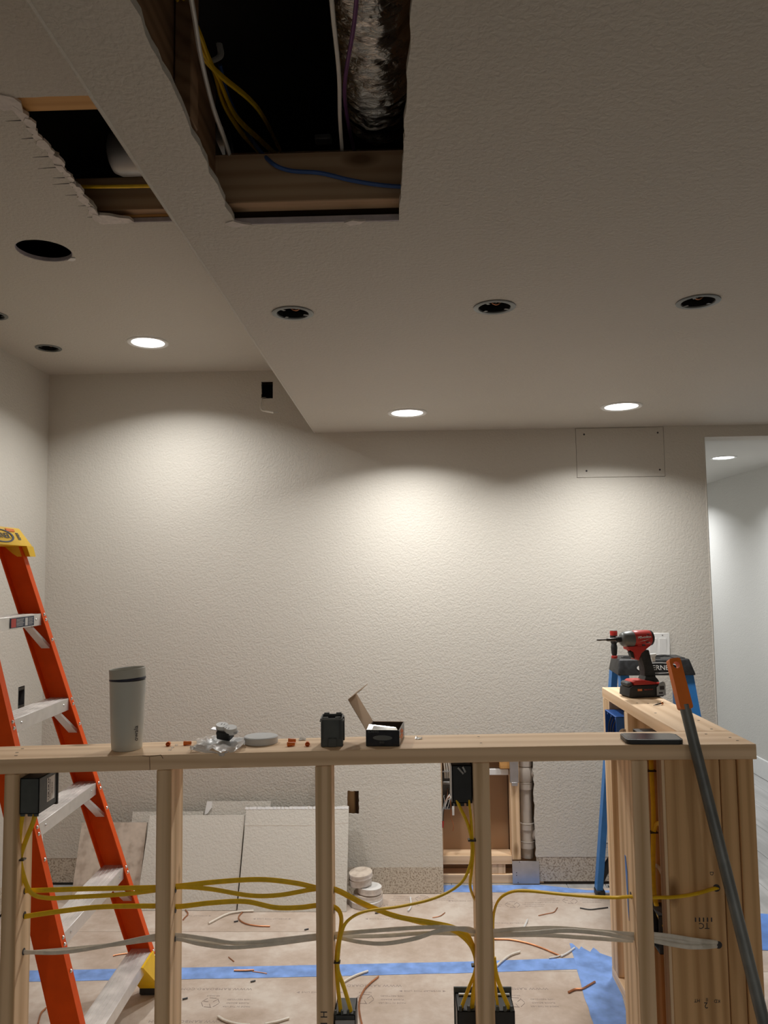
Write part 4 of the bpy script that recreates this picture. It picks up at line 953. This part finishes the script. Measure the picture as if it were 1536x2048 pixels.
b.slab([(-.018,.2005),(.004,.2065),(.003,.2050),(.026,.2110),(.002,.2025),(.003,.2040)], [], 'xz', -.0302, .001)
add_text(b, 'FUEL', .006, frame(Vector((.021,-.0290,.1965)),(1,0,0),(0,0,1)), .0010)
sub('lettering', dhou, b, M_PAPER)
b = B(); add_text(b, 'REDLITHIUM', .0062, frame(Vector((.008,-.0373,.028)),(1,0,0),(0,0,1)), .0002); sub('lettering', dbat, b, M_LRED)
b = B().box(-.036,-.018,-.0374,-.0371,.024,.032); sub('badge', dbat, b, M_ORG)
b = B(); add_text(b, 'M18', .0062, frame(Vector((-.027,-.0378,.028)),(1,0,0),(0,0,1)), .0001); sub('lettering', dbat, b, M_PAPER)

# ================================================================ LADDERS
# orange stepladder; local x = its front (toward the right), local y = its width (away from the camera)
OL = thing('stepladder', 'orange fibreglass stepladder with aluminium steps at the left wall', 'ladder', (-1.389,2.5354,0), rz=.0242)
S_ = .308
fx = lambda h: S_*(1.7-h)
hwid = lambda h: .158+.0856*(1.7-h)
def rail(par, h0, h1, side, front=True):
    def corner(h): return fx(h), side*(hwid(h)+(0 if side > 0 else .030))
    def sec(h):
        x, y = corner(h); i = -side; dp = .082; t = .004; f = .030
        return [(x,y),(x,y+i*f),(x-t,y+i*f),(x-t,y+i*t),(x-dp+t,y+i*t),(x-dp+t,y+i*f),(x-dp,y+i*f),(x-dp,y)]
    a, c = [(u,v,h0) for u,v in sec(h0)], [(u,v,h1) for u,v in sec(h1)]
    return part('rail', par, B().hexa(a, c), M_ORF)
rN, rF = rail(OL, .035, 1.575, -1), rail(OL, .035, 1.575, 1)
for side in (-1, 1):
    y = lambda h: side*hwid(h)
    part('rear_rail', OL, B().hexa([(-.385+dx, (side*.235)+dy, .03) for dx, dy in [(0,0),(.035,0),(.035,.03),(0,.03)]], [(-.105+dx, side*.150+dy, 1.56) for dx, dy in [(0,0),(.035,0),(.035,.03),(0,.03)]]), M_ORF)
for h in (.40,.85,1.25): 
    k = (h-.03)/1.53; part('rear_brace', OL, B().box(-.385+.28*k+.008,-.385+.28*k+.016,-.235+.085*k,.265-.085*k,h-.015,h+.015), M_ALU)
steps = [1.3394-.2969*i for i in range(5)]
for i, h in enumerate(steps):
    x = fx(h)-.004; yw = hwid(h)-.004; yn = -hwid(h)-.024
    b = B().box(x-.078,x-.0,yn,yw,h-.0025,h,.0008)
    for q in (.016,.030,.046,.060): b.box(x-q-.0035,x-q,yn+.02,yw-.02,h,h+.0016)
    s = part('step', OL, b, M_ALUW, 'worn ribbed aluminium tread')
    sfr = part('step_front', OL, B().box(x-.0005,x+.0025,yn+.022,yw-.022,h-.040,h+.0005,.0006), M_ALU)
    part('step_back', OL, B().box(x-.078,x-.0755,yn+.03,yw-.03,h-.040,h-.0025,.0006), M_ALU)
    b = B()
    for yy in (yn+.075, yw-.065): b.lathe([(0,.0055),(.0035,.005),(.0058,.0028)], 12, (x,yy,h-.018), 'x')
    sub('rivet', sfr, b, M_RIV)
    for side, ye, d in ((1,yw,-1),(-1,yn+.012,1)):
        part('step_brace', OL, B().hexa([(x+.026,ye+d*.004,h-.122),(x+.026,ye+d*.003,h-.110),(x-.004,ye+d*.003,h-.110),(x-.004,ye+d*.004,h-.122)],[(x-.012,ye+d*.075,h-.040),(x-.012,ye+d*.060,h-.040),(x-.038,ye+d*.060,h-.040),(x-.038,ye+d*.075,h-.040)]), M_ALU)
        b = B()
        for dh in (-.004,-.022,-.092):
            hh = h+dh; yy = (hwid(hh)-.014) if side > 0 else (-hwid(hh)-.014)
            b.lathe([(0,.0045),(.004,.004),(.0062,.001)], 12, (fx(hh),yy,hh), 'x')
        sub('rivet', rF if side > 0 else rN, b, M_RIV)
cap = B().hexa([(.058,-.200,1.575),(.058,.200,1.575),(-.135,.190,1.575),(-.135,-.190,1.575)], [(.022,-.172,1.640),(.022,.168,1.640),(-.115,.165,1.640),(-.115,-.170,1.640)])
bmesh.ops.bevel(cap.bm, geom=list(cap.bm.edges), offset=.006, segments=2, profile=.6, affect='EDGES')
cp = part('top_cap', OL, cap, M_YCAP, 'yellow moulded top cap')
part('cap_ear', OL, B().hexa([(.066,.160,1.540),(.066,.204,1.540),(-.03,.204,1.540),(-.03,.175,1.540)],[(.058,.150,1.576),(.058,.200,1.576),(-.03,.198,1.576),(-.03,.165,1.576)]), M_YCAP)
part('cap_ear', OL, B().hexa([(.066,-.204,1.540),(.066,-.160,1.540),(-.03,-.175,1.540),(-.03,-.204,1.540)],[(.058,-.200,1.576),(.058,-.150,1.576),(-.03,-.165,1.576),(-.03,-.198,1.576)]), M_YCAP)
cn = Vector((.065,0,.036)).normalized(); cv = Vector((-.036,0,.065)).normalized()
cc = Vector((.0405,0,1.607))+cn*.0008
b = B()
for k in range(40):      # oval logo ring
    a0, a1 = 2*PI*k/40, 2*PI*(k+1)/40
    P = lambda a, q: tuple(cc+Vector((0,1,0))*(.088*q*math.cos(a))+cv*(.0265*q*math.sin(a)))
    q0 = .84
    b.hexa([P(a0,1),P(a1,1),P(a1,q0),P(a0,q0)], [tuple(Vector(p)+cn*.0006) for p in (P(a0,1),P(a1,1),P(a1,q0),P(a0,q0))])
add_text(b, 'WERNER', .030, frame(cc+cn*.0004,(0,1,0),cv), .0003, 1.0)
for k in range(5): 
    o = cc+Vector((0,.122,0))+cv*(.014-.006*k); b.box(-.0002,.0004,-.010,.010+.003*(k%2),-.0016,.0016, at=tuple(o), rot=Matrix((cn,Vector((0,1,0)),cv)).transposed().to_4x4())
sub('lettering', cp, b, M_LNAVY)
sub('cap_slot', cp, B().box(-.0003,.0006,-.030,.030,-.0055,.0055, at=tuple(cc+Vector((0,.085,0))+cv*.034*.62+cv*.004), rot=Matrix((cn,Vector((0,1,0)),cv)).transposed().to_4x4()), M_ORG)
h = steps[0]; x = fx(h)+.0005; ylab = .015
b = B().box(x-.001,x+.0006,ylab-.080,ylab+.085,h-.036,h-.004); wlab = part('warning_label', OL, b, M_LNAVY, 'navy printed label on the top step')
sub('label_block', wlab, B().box(x-.001,x+.0010,ylab-.076,ylab-.044,h-.034,h-.006), M_LRED, 'red block of the label')
b = B().box(x,x+.0010,ylab+.020,ylab+.038,h-.033,h-.007)
for k in range(6): b.box(x,x+.0010,ylab-.040,ylab+.012-.004*(k%3),h-.010-.0042*k,h-.0088-.0042*k); b.box(x,x+.0010,ylab+.043,ylab+.078-.005*(k%2),h-.010-.0042*k,h-.0088-.0042*k)
sub('label_print', wlab, b, M_PAPER)
for side in (-1, 1):
    y0 = side*(hwid(0)+(0 if side>0 else .03)); i = -side
    part('foot', OL, B().box(fx(0)-.09,fx(0)+.012,min(y0+side*.006,y0+i*.036),max(y0+side*.006,y0+i*.036),.0022,.045,.004), M_RUB)
    part('foot_brace', OL, B().hexa([(fx(.05)-.07,y0+i*.032,.03),(fx(.05)+.006,y0+i*.032,.03),(fx(.05)+.006,y0+i*.044,.03),(fx(.05)-.07,y0+i*.044,.03)],[(fx(.148)-.07,y0+i*.032,.15),(fx(.148)+.004,y0+i*.032,.15),(fx(.148)+.004,y0+i*.15,.15),(fx(.148)-.07,y0+i*.15,.15)]), M_YCAP, 'yellow knee brace')
    part('foot', OL, B().box(-.39,-.345,side*.235-.004,side*.235+.034,.0022,.035,.003), M_RUB)

# blue stepladder
BLD = thing('stepladder', 'blue fibreglass stepladder with a black top beside the wing wall', 'ladder', (1.025,3.38,0), rz=-.02)
c = B().hexa([(-.158,-.098,1.028),(.162,-.098,1.028),(.150,.105,1.028),(-.150,.105,1.028)], [(-.148,-.080,1.094),(.142,-.080,1.094),(.132,.085,1.094),(-.140,.085,1.094)])
bmesh.ops.bevel(c.bm, geom=list(c.bm.edges), offset=.008, segments=3, profile=.6, affect='EDGES')
bcap = part('top_cap', BLD, c, M_SCUFF, 'scuffed black top cap')
b = B()
for x, y in [(-.095,-.02),(.075,.035)]: b.lathe([(.028,.0002),(.028,.0030),(.021,.0030),(.021,.0002)], 28, (x,y,1.094))
b.box(-.03,.03,-.055,-.045,1.0942,1.097).box(-.01,.06,.0,.008,1.0942,1.098).box(.0,.07,.03,.038,1.0942,1.098).box(.085,.13,-.06,.06,1.0942,1.0965)
sub('tray_ridge', bcap, b, M_RUB)
cn = Vector((0,-.066,.018)).normalized(); cv = Vector((0,.018,.066)).normalized(); cc = Vector((.012,-.0905,1.0585))+cn*.0006
b = B()
for k in range(40):
    a0, a1 = 2*PI*k/40, 2*PI*(k+1)/40
    P = lambda a, q: tuple(cc+Vector((1,0,0))*(.090*q*math.cos(a))+cv*(.0225*q*math.sin(a)))
    b.hexa([P(a0,1),P(a1,1),P(a1,.90),P(a0,.90)], [tuple(Vector(p)+cn*.0006) for p in (P(a0,1),P(a1,1),P(a1,.90),P(a0,.90))])
add_text(b, 'WERNER', .029, frame(cc+cn*.0004,(1,0,0),cv), .0004)
sub('lettering', bcap, b, M_PAPER)
def leg(x0, y0, x1, y1, wx, wy):
    return part('rail', BLD, B().hexa([(x0-wx,y0-wy,.03),(x0+wx,y0-wy,.03),(x0+wx,y0+wy,.03),(x0-wx,y0+wy,.03)],[(x1-wx,y1-wy,1.03),(x1+wx,y1-wy,1.03),(x1+wx,y1+wy,1.03),(x1-wx,y1+wy,1.03)]), M_BLF)
leg(-.190,.270,-.135,.070,.013,.026); leg(.190,.270,.135,.070,.013,.026)
leg(-.175,-.37,-.128,-.065,.018,.022); leg(.200,-.30,.135,-.065,.018,.022)
for h in (.245,.53,.80):
    k = (1.03-h)/1.0; part('cross_bar', BLD, B().box(-.135-.055*k,.135+.055*k,.070+.200*k-.006,.070+.200*k+.006,h-.018,h,.002).box(-.135-.055*k,.135+.055*k,.070+.200*k-.006,.070+.200*k+.030,h-.002,h), M_ALU)
for h in (.26,.54,.80):
    k = (1.03-h)/1.0; part('step', BLD, B().box(-.128-.047*k,.135+.055*k,-.065-.30*k-.01,-.065-.30*k+.065,h-.02,h,.002), M_ALU)
for sx in (-1, 1):
    b = B(); pts = smooth_pts([(sx*.188,.262,.02),(sx*.180,.258,.07),(sx*.158,.252,.125),(sx*.120,.245,.185)],5)
    b.tube(pts, [.012+.010*i/15 for i in range(len(pts))], n=10, flat=.45, wide=(1,0,0)); part('knee_brace', BLD, b, M_RUB)
    part('foot', BLD, B().box(sx*.188-.018,sx*.188+.022,.238,.300,.0022,.035,.006), M_RUB)
    part('foot', BLD, B().box((-.175 if sx<0 else .200)-.02,(-.175 if sx<0 else .200)+.02,(-.375 if sx<0 else -.305)-.02,(-.375 if sx<0 else -.305)+.03,.0022,.032,.005), M_RUB)
part('spreader', BLD, B().tube([(-.150,.135,.80),(-.146,-.13,.80)], .008, n=6, flat=.3), M_GALV)
p = at(1304,1524,3.45)-Vector(BLD.location)
# screwdriver standing on the cap
SD = thing('screwdriver', 'stubby red and black screwdriver standing on the blue ladder top', 'screwdriver', (.866,3.335,1.0945))
part('ferrule', SD, B().lathe([(0,0),(.0105,0),(.0125,.004),(.0125,.010),(.010,.012),(0,.012)], 20), M_RED)
part('handle', SD, B().lathe([(.009,.012),(.0115,.020),(.0135,.045),(.0120,.055),(.0105,.060),(.0135,.066),(.0150,.080),(.0150,.096),(0,.096)], 24), M_RUB)
part('handle_end', SD, B().lathe([(0,.0961),(.0150,.0961),(.0158,.108),(.0150,.115),(0,.115)], 24), M_RED)
part('end_cap', SD, B().lathe([(0,.1151),(.0150,.1151),(.0150,.1175),(.010,.119),(0,.119)], 24), M_STEEL)
CLP = thing('cable_clip', 'small white plastic clip resting on the blue ladder top', 'clip', tuple(at(1305,1314,3.285)))
part('body', CLP, B().prism([(-.014,.012),(.014,.015),(.014,.004),(.008,.002),(.010,-.018),(-.004,-.020),(-.006,.0),(-.012,.004)], 'xz', -.006, .006, .001), M_WHT)
# ---------------------------------------------------------------- pole with an orange handle leaning on the half wall
cpt = Vector((.7000,1.9725,1.0150)); bt = Vector((.7592,1.800,.473)); d = (cpt-bt).normalized()
A0 = at(1351,1325,2.0)
foot = bt+d*((0.004-bt.z)/d.z); topp = cpt+d*.235
PO = thing('pole', 'long grey metal pole with an orange handle leaning on the half wall', 'tool', foot); pl_ = foot.copy()
off = Vector((0,-.012,0))
part('tube', PO, B().tube([foot+off*.2, bt+off, cpt+off, cpt+d*.118+off], .0135, n=20), M_GPOLE, None, pl_)
u = Vector((1,0,-.11)).normalized(); nrm = d.cross(u).normalized(); u = nrm.cross(d).normalized()
fm = Matrix((u, d, u.cross(d))).transposed().to_4x4(); fm.translation = cpt+d*.108+off
outl = rrect(.031,.128,.007); outl = [(x_*(1+.05*(-y_)/.064), y_+.062) for x_, y_ in outl]
hole = [(.0085*math.cos(2*PI*k/20), .108+.0100*math.sin(2*PI*k/20)) for k in range(20)]
part('handle', PO, B().slab(outl, [hole], 'xy', -.012, .024).xf(fm), M_ORG, 'flat orange plastic handle with a hole', pl_)
part('handle_hole_rim', PO, B().lathe([(.0085,.0122),(.0112,.0122),(.0112,.0134),(.0085,.0134)], 24, (0,.108,0), closed=True).xf(fm), M_ORG, None, pl_)

# ================================================================ SCRAPS ON THE FLOOR
def fscrap(name, label, pts, r, mat, cat='wire scrap', z=None):
    P = [Vector((*atz(x,y,0).xy, .0022+r)) for x, y in pts]
    return solo(name, label, cat, B().tube(smooth_pts(P,5), r, n=6), mat, {'copper_scrap':'copper wire offcuts on the floor','cable_scrap':'cable jacket offcuts on the floor'}.get(name, 'dark wire offcuts on the floor'))
fscrap('cable_scrap', 'white cable offcut by the foot of the wide grey drywall offcut', [(417,1850),(450,1833),(475,1827),(507,1825)], .0045, M_WHC)
fscrap('copper_scrap', 'bent copper wire offcut beside the white cable offcut near the drywall pieces', [(487,1824),(477,1838),(490,1849),(515,1854),(540,1855)], .0028, M_COP)
fscrap('copper_scrap', 'curled copper wire offcut just right of the second stud near the drywall', [(371,1822),(376,1830),(370,1837),(366,1842)], .0028, M_COP)
fscrap('copper_scrap', 'long curved copper wire right of the third stud at the bottom of the picture', [(733,2075),(722,2045),(718,2010),(727,1985),(740,1970),(757,1956)], .0032, M_COP)
fscrap('cable_scrap', 'grey cable offcut crossing the blue tape right of the third stud', [(684,1970),(700,1960),(718,1952),(736,1946)], .0045, M_WHC)
fscrap('cable_scrap', 'curved grey cable offcut at the bottom edge, right of the second stud', [(436,2037),(450,2045),(475,2052),(500,2054)], .0045, M_WHC)
fscrap('cable_scrap', 'grey cable offcut at the bottom of the picture just left of the third stud', [(530,2052),(555,2047),(578,2040)], .0045, M_WHC)
fscrap('copper_scrap', 'long bent copper wire right of the fourth stud, ending at a pale sliver', [(985,1881),(1020,1882),(1055,1889),(1085,1899),(1122,1915)], .0032, M_COP)
fscrap('cable_scrap', 'white cable offcut rising from the blue tape right of the fourth stud', [(993,1936),(1005,1925),(1020,1914),(1040,1907)], .0048, M_WHC)
fscrap('cable_scrap', 'pale yellow sliver of cable jacket by the long bent copper wire', [(1122,1916),(1135,1909),(1149,1899)], .0038, M_TRIM)
fscrap('cable_scrap', 'dull sliver of cable jacket lying under the long bent copper wire', [(1098,1919),(1110,1917),(1124,1913)], .0032, M_WHC)
fscrap('copper_scrap', 'twisted dark copper strip on the wide blue tape patch', [(1137,1988),(1150,1982),(1165,1981),(1178,1974),(1190,1967)], .0038, M_COP)
fscrap('copper_scrap', 'shiny copper strip on the blue tape between second and third studs', [(468,1944),(490,1944),(508,1943)], .0034, M_COP)
fscrap('copper_scrap', 'thin copper strand touching the shiny copper strip on the blue tape', [(505,1945),(520,1947),(534,1949)], .0016, M_COP)
fscrap('copper_scrap', 'thin copper strand on the floor left of the grey cables, between second and third studs', [(457,1916),(462,1920),(468,1925)], .0016, M_COP)
fscrap('copper_scrap', 'thin copper strand under the yellow cables left of the fourth stud', [(865,1837),(880,1834),(890,1827)], .0018, M_COP)
fscrap('copper_scrap', 'thin copper strand on the printed board right of the fourth stud', [(1077,1833),(1095,1829),(1108,1826),(1115,1817)], .0018, M_COP)
fscrap('wire_scrap', 'dark insulated wire scrap near the foot of the blue ladder', [(1160,1818),(1180,1821),(1200,1819),(1216,1817)], .0024, M_BLK)
fscrap('cable_scrap', 'pale jacket sliver standing by the grey cables right of the fourth stud', [(1038,1873),(1048,1858),(1055,1842)], .0036, M_TRIM)
fscrap('cable_scrap', 'pale jacket sliver behind the crossing yellow cables', [(816,1825),(822,1815),(821,1798)], .0040, M_TRIM)
fscrap('copper_scrap', 'copper strand on the floor left of the orange ladder foot', [(226,1914),(240,1911),(256,1909)], .0024, M_COP)
fscrap('copper_scrap', 'curved copper wire at the bottom left under the leftmost stud gap', [(76,2050),(82,2030),(92,2019)], .0030, M_COP)
for px, py, l in [(472,1845,'tiny dark insulation bit by the bent copper wire offcut'),(613,1861,'tiny dark insulation bit left of the third stud'),(506,1965,'tiny dark insulation bit just below the middle blue tape'),(370,2000,'tiny dark insulation bit right of the second stud, on printed board'),(754,1828,'tiny dark insulation bit right of the plug stack')]:
    p = atz(px,py,0); solo('insulation_bit', l, 'scrap', B().tube([(p.x-.008,p.y-.004,.005),(p.x+.008,p.y+.004,.005)], .0028, n=6), M_BLK, 'tiny insulation bits on the floor')
fscrap('wire_scrap', 'small dark wire tangle on the tape by the foot of the wing wall', [(1216,1774),(1220,1776),(1224,1773),(1221,1771)], .003, M_BLK)

# ---------------------------------------------------------------- lamps of the room behind the camera
for x, y, l in [(-.25,-1.9,'left downlight of the pair behind the camera'),(1.35,-1.9,'right downlight of the pair behind the camera')]:
    downlight(x, y, HS, l, M_LENS, .087, LAMP_W*1.3).children[0].data.spread = PI
downlight(1.992, 6.5, HS, 'far hallway downlight out of sight behind the back wall', M_LENSH, .079, LAMP_W*1.3, HALL_COL)
